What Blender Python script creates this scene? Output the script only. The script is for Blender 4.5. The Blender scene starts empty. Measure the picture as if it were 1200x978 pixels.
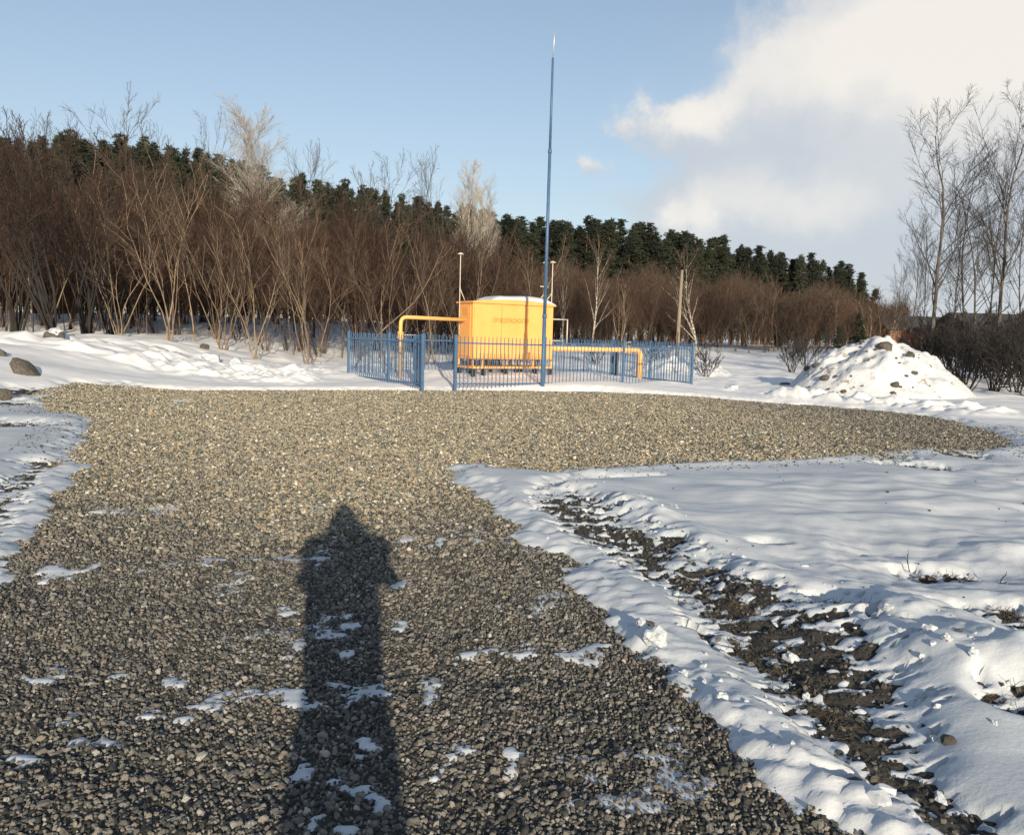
import bpy, math, random
import numpy as np
from mathutils import Vector, Matrix, Quaternion
SC = bpy.context.scene
COL = SC.collection
rad = math.radians

# ------------------------------------------------------------------ camera
F, CX, CY, CAMH = 950.0, 600.0, 489.0, 1.6
PITCH, ROLL = math.atan(99 / F), rad(1.6)
CAM_M = Matrix.Rotation(rad(90) - PITCH, 3, 'X') @ Matrix.Rotation(ROLL, 3, 'Z')
cd = bpy.data.cameras.new('camera')
cd.sensor_width = 36.0
cd.lens = 36.0 * F / 1200.0
cd.clip_start, cd.clip_end = 0.02, 6000
cam = bpy.data.objects.new('camera', cd)
cam.matrix_world = Matrix.Translation((0, 0, CAMH)) @ CAM_M.to_4x4()
COL.objects.link(cam)
SC.camera = cam


def ray(px, py):
    return CAM_M @ Vector(((px - CX) / F, -(py - CY) / F, -1.0))


def ground(px, py, z=0.0):
    r = ray(px, py)
    return Vector((0, 0, CAMH)) + r * ((z - CAMH) / r.z)


def at(px, py, Y):
    r = ray(px, py)
    return Vector((0, 0, CAMH)) + r * (Y / r.y)


# ------------------------------------------------------------------ light
SUN_DIR = ray(405, 612).normalized()          # direction the light travels
SUN_EL = math.asin(-SUN_DIR.z)
SUN_AZ = math.atan2(-SUN_DIR.x, -SUN_DIR.y)   # clockwise from +Y, towards the sun
EXPOSURE = 0.62
SKY_STRENGTH = 0.098
ld = bpy.data.lights.new('sun', 'SUN')
ld.energy, ld.angle, ld.color = 4.1, rad(0.6), (1.0, 0.84, 0.62)
sun = bpy.data.objects.new('sun', ld)
sun.rotation_mode = 'QUATERNION'
sun.rotation_quaternion = SUN_DIR.to_track_quat('-Z', 'Y')
sun.location = (0, -20, 30)
COL.objects.link(sun)
vs = SC.view_settings
vs.view_transform, vs.look, vs.exposure, vs.gamma = 'Standard', 'None', EXPOSURE, 1.0
vs.use_curve_mapping = False
SC.cycles.max_bounces = 5
SC.cycles.diffuse_bounces = 3
SC.cycles.transparent_max_bounces = 4


class NT:
    def __init__(s, tree):
        s.t = tree

    def n(s, kind, **kw):
        nd = s.t.nodes.new(kind)
        for k, v in kw.items():
            if k.startswith('_'):
                setattr(nd, k[1:], v)
        for k, v in kw.items():
            if k.startswith('_'):
                continue
            key = int(k[1:]) if k[0] == 'i' and k[1:].isdigit() else k.replace('__', ' ')
            sk = nd.inputs[key]
            if isinstance(v, bpy.types.NodeSocket):
                s.t.links.new(v, sk)
            else:
                sk.default_value = v
        return nd

    def m(s, op, a, b=0.0, c=None, clamp=False):
        kw = dict(_operation=op, _use_clamp=clamp, i0=a, i1=b)
        if c is not None:
            kw['i2'] = c
        return s.n('ShaderNodeMath', **kw).outputs[0]

    def mix(s, f, a, b):
        nd = s.n('ShaderNodeMix', _data_type='RGBA', i0=f, i6=a, i7=b)
        return nd.outputs[2]

    def ramp(s, f, stops):
        nd = s.n('ShaderNodeValToRGB', Fac=f)
        el = nd.color_ramp.elements
        while len(el) < len(stops):
            el.new(0.5)
        for e, (p, c) in zip(el, stops):
            e.position = p
            e.color = (*c, 1) if len(c) == 3 else c
        return nd.outputs[0]


def rgb(*c):
    return (*c, 1.0)


# sky: Nishita plus clouds laid out by direction (azimuth, elevation)
W = bpy.data.worlds.new('World')
SC.world = W
W.use_nodes = True
wt = W.node_tree
wt.nodes.clear()
w = NT(wt)
sky = w.n('ShaderNodeTexSky', _sky_type='NISHITA', _sun_disc=False, _sun_elevation=SUN_EL,
          _sun_rotation=SUN_AZ, _altitude=200.0, _air_density=1.0, _dust_density=0.6, _ozone_density=1.6)
tc = w.n('ShaderNodeTexCoord')
sep = w.n('ShaderNodeSeparateXYZ', Vector=tc.outputs['Generated'])
az = w.m('ARCTAN2', sep.outputs[0], sep.outputs[1])
el = w.m('ARCSINE', sep.outputs[2])
comb = w.n('ShaderNodeCombineXYZ', X=az, Y=el, Z=0.0)
warp = w.n('ShaderNodeTexNoise', Vector=comb.outputs[0], Scale=13.0, Detail=9.0, Roughness=0.62)
wv = w.n('ShaderNodeVectorMath', _operation='SUBTRACT', i0=warp.outputs['Color'], i1=(0.5, 0.5, 0.5))
wv = w.n('ShaderNodeVectorMath', _operation='MULTIPLY', i0=wv.outputs[0], i1=(0.17, 0.085, 0.0))
wv = w.n('ShaderNodeVectorMath', _operation='ADD', i0=comb.outputs[0], i1=wv.outputs[0])
ws = w.n('ShaderNodeSeparateXYZ', Vector=wv.outputs[0])


def blob(px, py, rx, ry, amp):
    r = ray(px, py).normalized()
    a0, e0 = math.atan2(r.x, r.y), math.asin(r.z)
    dx = w.m('MULTIPLY', w.m('SUBTRACT', ws.outputs[0], a0), F / rx)
    dy = w.m('MULTIPLY', w.m('SUBTRACT', ws.outputs[1], e0), F / ry)
    q = w.m('ADD', w.m('MULTIPLY', dx, dx), w.m('MULTIPLY', dy, dy))
    return w.m('MULTIPLY', w.m('EXPONENT', w.m('MULTIPLY', q, -1.0)), amp)


def total(bl):
    s = blob(*bl[0])
    for b in bl[1:]:
        s = w.m('ADD', s, blob(*b))
    return s


cover = total([(1180, 40, 200, 95, 1.5), (1340, 150, 260, 230, 1.6), (800, 142, 62, 32, 1.25), (1010, 180, 130, 75, .95),
               (920, 240, 150, 45, .85), (1080, 260, 220, 110, 1.1), (693, 190, 26, 12, .95), (700, 225, 90, 26, .4),
               (1550, 60, 330, 260, 1.5), (1000, 330, 330, 55, .9), (500, 330, 700, 60, .25)])
lit = total([(1060, 45, 190, 60, 1.2), (1180, 80, 140, 90, 1.0), (800, 132, 55, 26, 1.25), (925, 235, 110, 36, .8),
             (805, 258, 34, 24, .8), (693, 186, 26, 12, .8), (890, 105, 55, 25, .35)])
cn = w.n('ShaderNodeTexNoise', Vector=wv.outputs[0], Scale=9.0, Detail=6.0, Roughness=0.55)
cover = w.m('ADD', cover, w.m('MULTIPLY', w.m('SUBTRACT', cn.outputs[0], 0.5), 0.5))
cover = w.n('ShaderNodeMapRange', _interpolation_type='SMOOTHSTEP', Value=cover, From__Min=0.2, From__Max=1.15).outputs[0]
lit = w.m('ADD', lit, w.m('MULTIPLY', w.m('SUBTRACT', cn.outputs[0], 0.5), 0.5))
lit = w.n('ShaderNodeMapRange', _interpolation_type='SMOOTHSTEP', Value=lit, From__Min=0.05, From__Max=1.35).outputs[0]
HAZE = 0.20
CLOUD_SHADE, CLOUD_LIT = (3.9, 4.2, 4.6), (6.3, 5.95, 5.45)
ccol = w.mix(lit, rgb(*CLOUD_SHADE), rgb(*CLOUD_LIT))
skycol = w.mix(w.m('MAXIMUM', w.m('MULTIPLY', cover, 0.93), w.m('ADD', HAZE, w.m('MULTIPLY', w.m('EXPONENT', w.m('MULTIPLY', w.m('MULTIPLY', el, el), -14.0)), .36))), sky.outputs[0], ccol)
bg = w.n('ShaderNodeBackground', Color=skycol, Strength=SKY_STRENGTH)
out = w.n('ShaderNodeOutputWorld')
wt.links.new(bg.outputs[0], out.inputs[0])


# ------------------------------------------------------------------ helpers
def tag(o, label=None, cat=None, group=None, kind=None):
    for k, v in (('label', label), ('category', cat), ('group', group), ('kind', kind)):
        if v:
            o[k] = v
    return o


def obj(name, me, parent=None, mat=None):
    o = bpy.data.objects.new(name, me)
    COL.objects.link(o)
    if parent:
        o.parent = parent
    if mat:
        me.materials.clear()
        me.materials.append(mat)
    return o


def empty(name, loc, rz=0.0, **kw):
    o = bpy.data.objects.new(name, None)
    o.empty_display_size = 0.2
    COL.objects.link(o)
    o.location = loc
    o.rotation_euler = (0, 0, rz)
    return tag(o, **kw)


def children(o):
    return [c for c in bpy.data.objects if c.parent == o]


def npmesh(name, V, faces, smooth=True):
    """faces: list of index arrays (n,3) or (n,4)"""
    me = bpy.data.meshes.new(name)
    V = np.asarray(V, np.float32)
    if not isinstance(faces, list):
        faces = [faces]
    faces = [np.asarray(f, np.int32) for f in faces if len(f)]
    loops = np.concatenate([f.ravel() for f in faces])
    tot = np.concatenate([np.full(len(f), f.shape[1], np.int32) for f in faces])
    st = np.concatenate(([0], np.cumsum(tot)[:-1])).astype(np.int32)
    me.vertices.add(len(V))
    me.vertices.foreach_set('co', V.ravel())
    me.loops.add(len(loops))
    me.loops.foreach_set('vertex_index', loops)
    me.polygons.add(len(tot))
    me.polygons.foreach_set('loop_start', st)
    me.polygons.foreach_set('loop_total', tot)
    me.polygons.foreach_set('use_smooth', np.full(len(tot), smooth, bool))
    me.update(calc_edges=True)
    me.validate()
    return me


class MB:
    """collects boxes, tubes, prisms into one mesh"""
    def __init__(s):
        s.V, s.Q, s.T, s.n = [], [], [], 0

    def add(s, V, Q=(), T=()):
        V = np.asarray(V, float).reshape(-1, 3)
        if len(Q):
            s.Q.append(np.asarray(Q) + s.n)
        if len(T):
            s.T.append(np.asarray(T) + s.n)
        s.V.append(V)
        s.n += len(V)

    def box(s, lo, hi, bev=0.0, M=None):
        x0, y0, z0 = lo
        x1, y1, z1 = hi
        V = np.array([(x, y, z) for z in (z0, z1) for y in (y0, y1) for x in (x0, x1)], float)
        if bev > 0:
            vs_, c = [], (np.array(lo) + np.array(hi)) / 2
            h = (np.array(hi) - np.array(lo)) / 2
            b = min(bev, h.min() * .9)
            Vb = []
            for sx in (-1, 1):
                for sy in (-1, 1):
                    for sz in (-1, 1):
                        sg = np.array((sx, sy, sz))
                        for k in range(3):
                            p = h - b
                            p = p.copy()
                            p[k] = h[k]
                            Vb.append(c + sg * p)
            import bmesh
            bm = bmesh.new()
            for p in Vb:
                bm.verts.new(p)
            r = bmesh.ops.convex_hull(bm, input=bm.verts)
            bm.verts.index_update()
            V = np.array([v.co[:] for v in bm.verts])
            T = [[v.index for v in f.verts] for f in bm.faces]
            bm.free()
            if M is not None:
                V = V @ np.array(M.to_3x3()).T + np.array(M.translation)
            s.add(V, T=T)
            return s
        if M is not None:
            V = V @ np.array(M.to_3x3()).T + np.array(M.translation)
        s.add(V, Q=[(0, 2, 3, 1), (4, 5, 7, 6), (0, 1, 5, 4), (1, 3, 7, 5), (3, 2, 6, 7), (2, 0, 4, 6)])
        return s

    def tube(s, pts, rads, sides=10, cap=True):
        P = np.asarray(pts, float)
        k = len(P)
        R = np.full(k, rads, float) if np.isscalar(rads) else np.asarray(rads, float)
        V, Q = tubes_np(P[None], R[None], sides)
        T = []
        if cap:
            V = np.vstack([V, P[0], P[-1]])
            a, b = k * sides, k * sides + 1
            for i in range(sides):
                j = (i + 1) % sides
                T.append((a, j, i))
                T.append((b, (k - 1) * sides + i, (k - 1) * sides + j))
        s.add(V, Q=Q, T=T)
        return s

    def build(s, name, mat, parent=None, smooth=False):
        fs = []
        if s.Q:
            fs.append(np.concatenate(s.Q))
        if s.T:
            fs.append(np.concatenate(s.T))
        return obj(name, npmesh(name, np.concatenate(s.V), fs, smooth), parent, mat)


def tubes_np(P, R, sides):
    n, k, _ = P.shape
    T = np.gradient(P, axis=1)
    T /= np.linalg.norm(T, axis=2, keepdims=True) + 1e-9
    ref = np.array((0.36, 0.61, 0.7))
    ref = np.broadcast_to(ref / np.linalg.norm(ref), T.shape).copy()
    par = np.abs((T * ref).sum(2)).max(1) > .93
    ref[par] = (0.9, -0.4, 0.15)
    A = np.cross(T, ref)
    A /= np.linalg.norm(A, axis=2, keepdims=True) + 1e-9
    B = np.cross(T, A)
    th = np.arange(sides) * 2 * math.pi / sides
    V = P[:, :, None] + R[:, :, None, None] * (np.cos(th)[:, None] * A[:, :, None] + np.sin(th)[:, None] * B[:, :, None])
    base = (np.arange(n) * k * sides)[:, None, None] + (np.arange(k - 1) * sides)[None, :, None]
    i = np.arange(sides)
    j = (i + 1) % sides
    Q = np.stack([base + i, base + j, base + sides + j, base + sides + i], -1)
    return V.reshape(-1, 3), Q.reshape(-1, 4)


# noise
_r = np.random.default_rng(7)
_perm = _r.permutation(512).astype(np.int64)
_ga = _r.uniform(0, 2 * math.pi, 512)


def perlin(x, y):
    xi, yi = np.floor(x).astype(np.int64), np.floor(y).astype(np.int64)
    xf, yf = x - xi, y - yi
    u, v = xf * xf * xf * (xf * (xf * 6 - 15) + 10), yf * yf * yf * (yf * (yf * 6 - 15) + 10)

    def g(ix, iy, dx, dy):
        h = _ga[_perm[(_perm[ix & 511] + iy) & 511]]
        return np.cos(h) * dx + np.sin(h) * dy
    a = g(xi, yi, xf, yf) * (1 - u) + g(xi + 1, yi, xf - 1, yf) * u
    b = g(xi, yi + 1, xf, yf - 1) * (1 - u) + g(xi + 1, yi + 1, xf - 1, yf - 1) * u
    return (a * (1 - v) + b * v) * 1.5


def fbm(x, y, oct=4, seed=0, gain=.5):
    s, a, f = 0, 1.0, 1.0
    for o in range(oct):
        s = s + a * perlin(x * f + seed * 17.3 + o * 31.7, y * f - seed * 9.1 + o * 12.9)
        a *= gain
        f *= 2.03
    return s


def sm(t):
    t = np.clip(t, 0, 1)
    return t * t * (3 - 2 * t)


# ------------------------------------------------------------------ materials
def mat_new(name):
    m = bpy.data.materials.new(name)
    m.use_nodes = True
    m.node_tree.nodes.clear()
    return m, NT(m.node_tree)


def finish(m, t, color, rough=.7, bump=None, bstr=.3, bdist=.01, metal=0.0, spec=.4, **kw):
    b = t.n('ShaderNodeBsdfPrincipled', Base__Color=color, Roughness=rough, Metallic=metal)
    b.inputs['Specular IOR Level'].default_value = spec
    for k, v in kw.items():
        b.inputs[k.replace('__', ' ')].default_value = v
    if bump is not None:
        bp = t.n('ShaderNodeBump', Height=bump, Strength=bstr, Distance=bdist)
        t.t.links.new(bp.outputs[0], b.inputs['Normal'])
    o = t.n('ShaderNodeOutputMaterial')
    t.t.links.new(b.outputs[0], o.inputs[0])
    return m


def noise_mat(name, c1, c2, scale=5.0, rough=.7, bump=.3, bdist=.01, per_object=0.0, coord='Object', lo=.3, hi=.7, metal=0, spec=.4, stretch=None):
    m, t = mat_new(name)
    tcn = t.n('ShaderNodeTexCoord')
    v = tcn.outputs[coord]
    if stretch:
        v = t.n('ShaderNodeMapping', Vector=v, Scale=stretch).outputs[0]
    nz = t.n('ShaderNodeTexNoise', Vector=v, Scale=scale, Detail=6.0, Roughness=.6)
    f = nz.outputs[0]
    if per_object:
        oi = t.n('ShaderNodeObjectInfo')
        f = t.m('ADD', f, t.m('MULTIPLY', t.m('SUBTRACT', oi.outputs['Random'], .5), per_object))
    c = t.ramp(f, [(lo, c1), (hi, c2)])
    return finish(m, t, c, rough, nz.outputs[0] if bump else None, bump, bdist, metal, spec)


M = {}
# snow
m, t = mat_new('snow')
tcn = t.n('ShaderNodeTexCoord')
n1 = t.n('ShaderNodeTexNoise', Vector=tcn.outputs['Object'], Scale=1.3, Detail=5.0, Roughness=.6)
n2 = t.n('ShaderNodeTexNoise', Vector=tcn.outputs['Object'], Scale=38.0, Detail=5.0, Roughness=.7)
n3 = t.n('ShaderNodeTexNoise', Vector=t.n('ShaderNodeMapping', Vector=tcn.outputs['Object'], Scale=(1.2, 7.0, 1.0), Rotation=(0, 0, .25)).outputs[0], Scale=1.6, Detail=4.0)
cl = t.n('ShaderNodeAttribute', _attribute_name='clean')
c = t.ramp(n1.outputs[0], [(.32, (.43, .48, .53)), (.66, (.60, .63, .66))])
c2 = t.ramp(n1.outputs[0], [(.32, (.74, .75, .76)), (.66, (.87, .87, .86))])
c = t.mix(cl.outputs['Fac'], c, c2)
h = t.m('ADD', t.m('MULTIPLY', n2.outputs[0], .35), t.m('MULTIPLY', n3.outputs[0], .45))
M['snow'] = finish(m, t, c, .55, h, .35, .03, spec=.25)
m, t = mat_new('dirty_snow')
tcn = t.n('ShaderNodeTexCoord')
n1 = t.n('ShaderNodeTexNoise', Vector=tcn.outputs['Object'], Scale=1.6, Detail=9.0, Roughness=.72)
n2 = t.n('ShaderNodeTexNoise', Vector=tcn.outputs['Object'], Scale=14.0, Detail=6.0, Roughness=.7)
c = t.ramp(n1.outputs[0], [(.3, (.56, .59, .63)), (.575, (.66, .68, .70)), (.62, (.34, .32, .285)), (.67, (.09, .083, .072))])
M['dirty_snow'] = finish(m, t, c, .6, n2.outputs[0], .6, .06, spec=.25)
# gravel stones: each stone its own tone, plus painted near shade and far light
m, t = mat_new('gravel_stone')
oi = t.n('ShaderNodeObjectInfo')
tcn = t.n('ShaderNodeTexCoord')
nz = t.n('ShaderNodeTexNoise', Vector=tcn.outputs['Object'], Scale=3.0, Detail=4.0)
f = t.m('ADD', oi.outputs['Random'], t.m('MULTIPLY', t.m('SUBTRACT', nz.outputs[0], .5), .16))
c = t.ramp(f, [(0, (.035, .037, .036)), (.22, (.075, .078, .072)), (.45, (.15, .148, .128)), (.66, (.21, .195, .155)), (.78, (.285, .25, .185)), (.86, (.19, .135, .09)), (.90, (.23, .215, .18)), (.97, (.35, .33, .28)), (1.0, (.5, .48, .44))])
dry = t.n('ShaderNodeAttribute', _attribute_name='dry', _attribute_type='INSTANCER')  # blend mask between painted foreground shade and painted far light
near_shade = t.n('ShaderNodeHueSaturation', Saturation=.55, Value=.74, Color=c)  # foreground shade put into the stone colour
far_lit = t.n('ShaderNodeHueSaturation', Saturation=1.25, Value=1.45, Color=c)  # distant sunlit look put into the stone colour
c = t.mix(dry.outputs['Fac'], near_shade.outputs[0], far_lit.outputs[0])
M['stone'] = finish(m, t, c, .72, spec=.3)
M['gravel'] = noise_mat('gravel_bed', (.028, .027, .024), (.085, .077, .062), 42.0, .9, .9, .02)
M['soil'] = noise_mat('soil', (.02, .0195, .018), (.065, .06, .052), 30.0, .92, 1.0, .03)
M['dirt_stone'] = noise_mat('dirt_stone', (.026, .026, .025), (.11, .104, .092), 3.0, .85, .3, per_object=.9)
M['rock'] = noise_mat('rock', (.04, .037, .032), (.13, .118, .098), 7.0, .85, .6, .03)
M['bark_tan'] = noise_mat('bark_tan', (.12, .087, .06), (.27, .205, .14), 7.0, .85, .4, .01, per_object=.5, stretch=(1, 1, .3))
M['bark_brown'] = noise_mat('bark_brown', (.034, .022, .017), (.10, .068, .05), 6.0, .88, .4, .01, per_object=.6, stretch=(1, 1, .3))
M['twig_brown'] = noise_mat('twig_brown', (.037, .0205, .0145), (.088, .051, .036), 1.2, .9, 0, per_object=.6)
M['twig_tan'] = noise_mat('twig_tan', (.042, .027, .02), (.10, .068, .049), 1.2, .9, 0, per_object=.5)
M['twig_pale'] = noise_mat('twig_pale', (.30, .275, .245), (.5, .46, .41), 1.2, .9, 0)
M['bark_dark'] = noise_mat('bark_dark', (.010, .009, .0085), (.03, .026, .023), 6.0, .9, .4, .01, stretch=(1, 1, .3))
M['twig_dark'] = noise_mat('twig_dark', (.012, .0105, .01), (.036, .03, .026), 1.2, .9, 0, per_object=.4)
M['bark_birch'] = noise_mat('bark_birch', (.05, .045, .04), (.42, .38, .32), 4.0, .8, .3, .01, lo=.36, hi=.55, stretch=(1, 1, 3.0))
M['bark_grey'] = noise_mat('bark_grey', (.03, .027, .024), (.13, .115, .098), 3.0, .85, .3, .01, lo=.36, hi=.66, stretch=(1, 1, .6))
M['twig_far'] = noise_mat('twig_far', (.062, .041, .03), (.14, .097, .07), .5, .9, 0)
M['twig_grey'] = noise_mat('twig_grey', (.06, .045, .036), (.13, .1, .08), 1.2, .9, 0)
M['bark_pine'] = noise_mat('bark_pine', (.05, .035, .026), (.2, .105, .055), 3.0, .9, .5, .02, stretch=(1, 1, .4))
M['needle'] = noise_mat('pine_needle', (.010, .017, .012), (.034, .046, .028), .8, .8, 0, per_object=.5)
M['yellow'] = noise_mat('yellow_paint', (.77, .36, .10), (.83, .41, .125), 2.5, .5, .05, .005)
M['orange'] = noise_mat('orange_lettering', (.56, .19, .035), (.62, .23, .045), 4.0, .55, 0)
M['pipe_yellow'] = noise_mat('pipe_paint', (.74, .40, .12), (.82, .47, .16), 5.0, .45, .05, .003)
M['blue'] = noise_mat('blue_paint', (.045, .105, .20), (.07, .14, .255), 6.0, .5, .05, .003)
M['black'] = noise_mat('black_rubber', (.012, .012, .012), (.03, .03, .03), 9.0, .8, .3, .005)
M['cream'] = noise_mat('cream_pipe_paint', (.46, .42, .35), (.6, .56, .47), 5.0, .5, .05, .003)
M['steel'] = noise_mat('bare_steel', (.45, .45, .44), (.6, .6, .58), 5.0, .4, 0, metal=.6)
M['wood'] = noise_mat('grey_wood', (.13, .105, .08), (.3, .25, .19), 6.0, .9, .5, .01, stretch=(2, 2, .2))
M['house_dark'] = noise_mat('dark_timber', (.022, .016, .013), (.06, .042, .032), 5.0, .9, .4, .02, stretch=(.3, 1, 6))
M['house_red'] = noise_mat('red_brown_timber', (.14, .06, .032), (.25, .11, .055), 5.0, .9, .4, .02, stretch=(.3, 1, 6))
M['house_roof'] = noise_mat('slate_roof', (.03, .03, .033), (.07, .068, .068), 4.0, .8, .3, .02)
M['white'] = noise_mat('white_trim', (.55, .55, .54), (.72, .72, .7), 5.0, .6, 0)
M['glass'] = noise_mat('window_glass', (.03, .045, .065), (.06, .08, .11), 2.0, .12, 0, spec=.6)
M['grass'] = noise_mat('dry_grass', (.045, .038, .026), (.13, .1, .06), 8.0, .9, 0)
M['coat'] = noise_mat('coat_cloth', (.02, .022, .03), (.04, .043, .055), 30.0, .9, .3, .004)
M['trouser'] = noise_mat('trouser_cloth', (.025, .025, .03), (.05, .05, .055), 40.0, .9, .3, .004)
M['skin'] = noise_mat('skin', (.5, .3, .22), (.6, .38, .29), 12.0, .55, .1, .002)

# ------------------------------------------------------------------ ground fields
PAD_PX = [(-60, 735), (0, 672), (30, 640), (72, 592), (94, 548), (86, 528), (112, 492), (64, 486), (44, 474), (88, 461), (250, 458), (400, 457.6),
          (560, 458), (700, 459), (770, 462.5), (850, 467), (950, 473), (1050, 483), (1110, 492), (1165, 507), (1188, 520),
          (1150, 529), (1090, 526), (1040, 529), (950, 538), (860, 541), (780, 544), (700, 549), (650, 556), (600, 552),
          (560, 545), (526, 549), (560, 580), (610, 625), (660, 665), (700, 705), (742, 748), (770, 782), (800, 822),
          (832, 854), (862, 892), (905, 925), (960, 958), (1010, 978), (1120, 1050)]
PAD = [ground(*p).to_2d() for p in PAD_PX] + [Vector((1.6, -6)), Vector((-4, -6))]
PAD = np.array([p[:] for p in PAD])


def sdist(x, y, P):
    d2 = np.full(x.shape, 1e9)
    ins = np.zeros(x.shape, bool)
    n = len(P)
    for i in range(n):
        ax, ay = P[i]
        bx, by = P[(i + 1) % n]
        ex, ey = bx - ax, by - ay
        tt = np.clip(((x - ax) * ex + (y - ay) * ey) / (ex * ex + ey * ey + 1e-12), 0, 1)
        d2 = np.minimum(d2, (x - ax - tt * ex) ** 2 + (y - ay - tt * ey) ** 2)
        c = ((ay > y) != (by > y)) & (x < ex * (y - ay) / (ey + 1e-12 if abs(ey) < 1e-12 else ey) + ax)
        ins ^= c
    d = np.sqrt(d2)
    return np.where(ins, d, -d)


def pl(x, y, pts, wid):
    """falloff 1..0 around a polyline; wid in metres per point"""
    P = np.array(pts, float)
    best = np.zeros(x.shape)
    for i in range(len(P) - 1):
        a, b = P[i], P[i + 1]
        e = b - a
        tt = np.clip(((x - a[0]) * e[0] + (y - a[1]) * e[1]) / (e @ e + 1e-9), 0, 1)
        d = np.hypot(x - a[0] - tt * e[0], y - a[1] - tt * e[1])
        wd = wid[i] * (1 - tt) + wid[i + 1] * tt
        best = np.maximum(best, np.exp(-(d / wd) ** 2))
    return best


def gp(*px):
    return [ground(*p).to_2d()[:] for p in px]


RIDGE = gp((745, 600), (800, 640), (900, 690), (1000, 725), (1110, 775), (1230, 830))
WINDROW = gp((752, 752), (790, 790), (850, 848), (930, 915), (1010, 965), (1100, 1040))
DIRT = gp((660, 588), (702, 620), (785, 664), (862, 706), (925, 748), (968, 802), (1012, 860), (1060, 915), (1150, 975), (1230, 1040))
DIRT_W = [.3, .34, .3, .34, .42, .36, .24, .16, .15, .2]
DIRT2 = gp((640, 575), (700, 562), (770, 560))
DIRT3 = gp((690, 612), (760, 640), (800, 650))
LTRACK = gp((-40, 640), (0, 590), (30, 560), (60, 545), (92, 538))
SPOTS = [(985, 717, 48, 16), (1105, 673, 60, 9), (1165, 722, 66, 14), (1185, 838, 46, 22), (862, 715, 42, 14), (1010, 530, 60, 7), (890, 770, 50, 26),
         (1100, 510, 18, 8), (1080, 545, 50, 5), (985, 925, 22, 9), (760, 660, 24, 9), (905, 735, 50, 13), (962, 790, 46, 17), (1015, 832, 30, 12), (880, 690, 28, 7), (785, 640, 26, 6), (1060, 890, 34, 14), (1010, 770, 26, 8), (900, 640, 20, 3), (1120, 530, 30, 5), (55, 545, 34, 5), (20, 500, 50, 5), (110, 465, 40, 8), (25, 470, 30, 6), (60, 467, 18, 6),
         (8, 478, 40, 3)]
PATCHES = [(128, 598, 24, 5, 0), (70, 672, 34, 8, .25), (240, 661, 20, 5, 0), (330, 657, 27, 5, 0), (375, 656, 18, 5, 0), (545, 769, 18, 8, -.3),
           (612, 766, 24, 10, -.4), (678, 766, 30, 12, -.5), (265, 826, 32, 13, -.5), (345, 819, 30, 11, -.1), (412, 812, 32, 11, .1), (405, 736, 15, 10, 0),
           (425, 883, 14, 14, 0), (215, 846, 18, 10, .3), (165, 828, 18, 9, .5), (110, 871, 20, 10, .3), (20, 886, 24, 10, .5), (80, 838, 18, 8, .5),
           (470, 733, 9, 8, 0), (502, 815, 10, 20, 0), (527, 892, 14, 26, -.7), (355, 905, 18, 12, 0), (410, 925, 22, 10, .2), (440, 955, 22, 12, .2), (370, 962, 20, 10, 0), (405, 975, 18, 7, 0), (515, 633, 7, 9, 0), (557, 633, 7, 9, 0),
           (478, 632, 7, 8, 0), (340, 716, 12, 8, 0), (345, 765, 10, 12, 0), (412, 770, 16, 6, 0), (470, 690, 10, 6, 0), (600, 880, 8, 20, 0), (215, 470, 10, 3, 0),
           (760, 770, 14, 8, 0), (60, 790, 16, 9, .4), (200, 800, 14, 7, .4), (130, 790, 13, 7, .5)]


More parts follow.
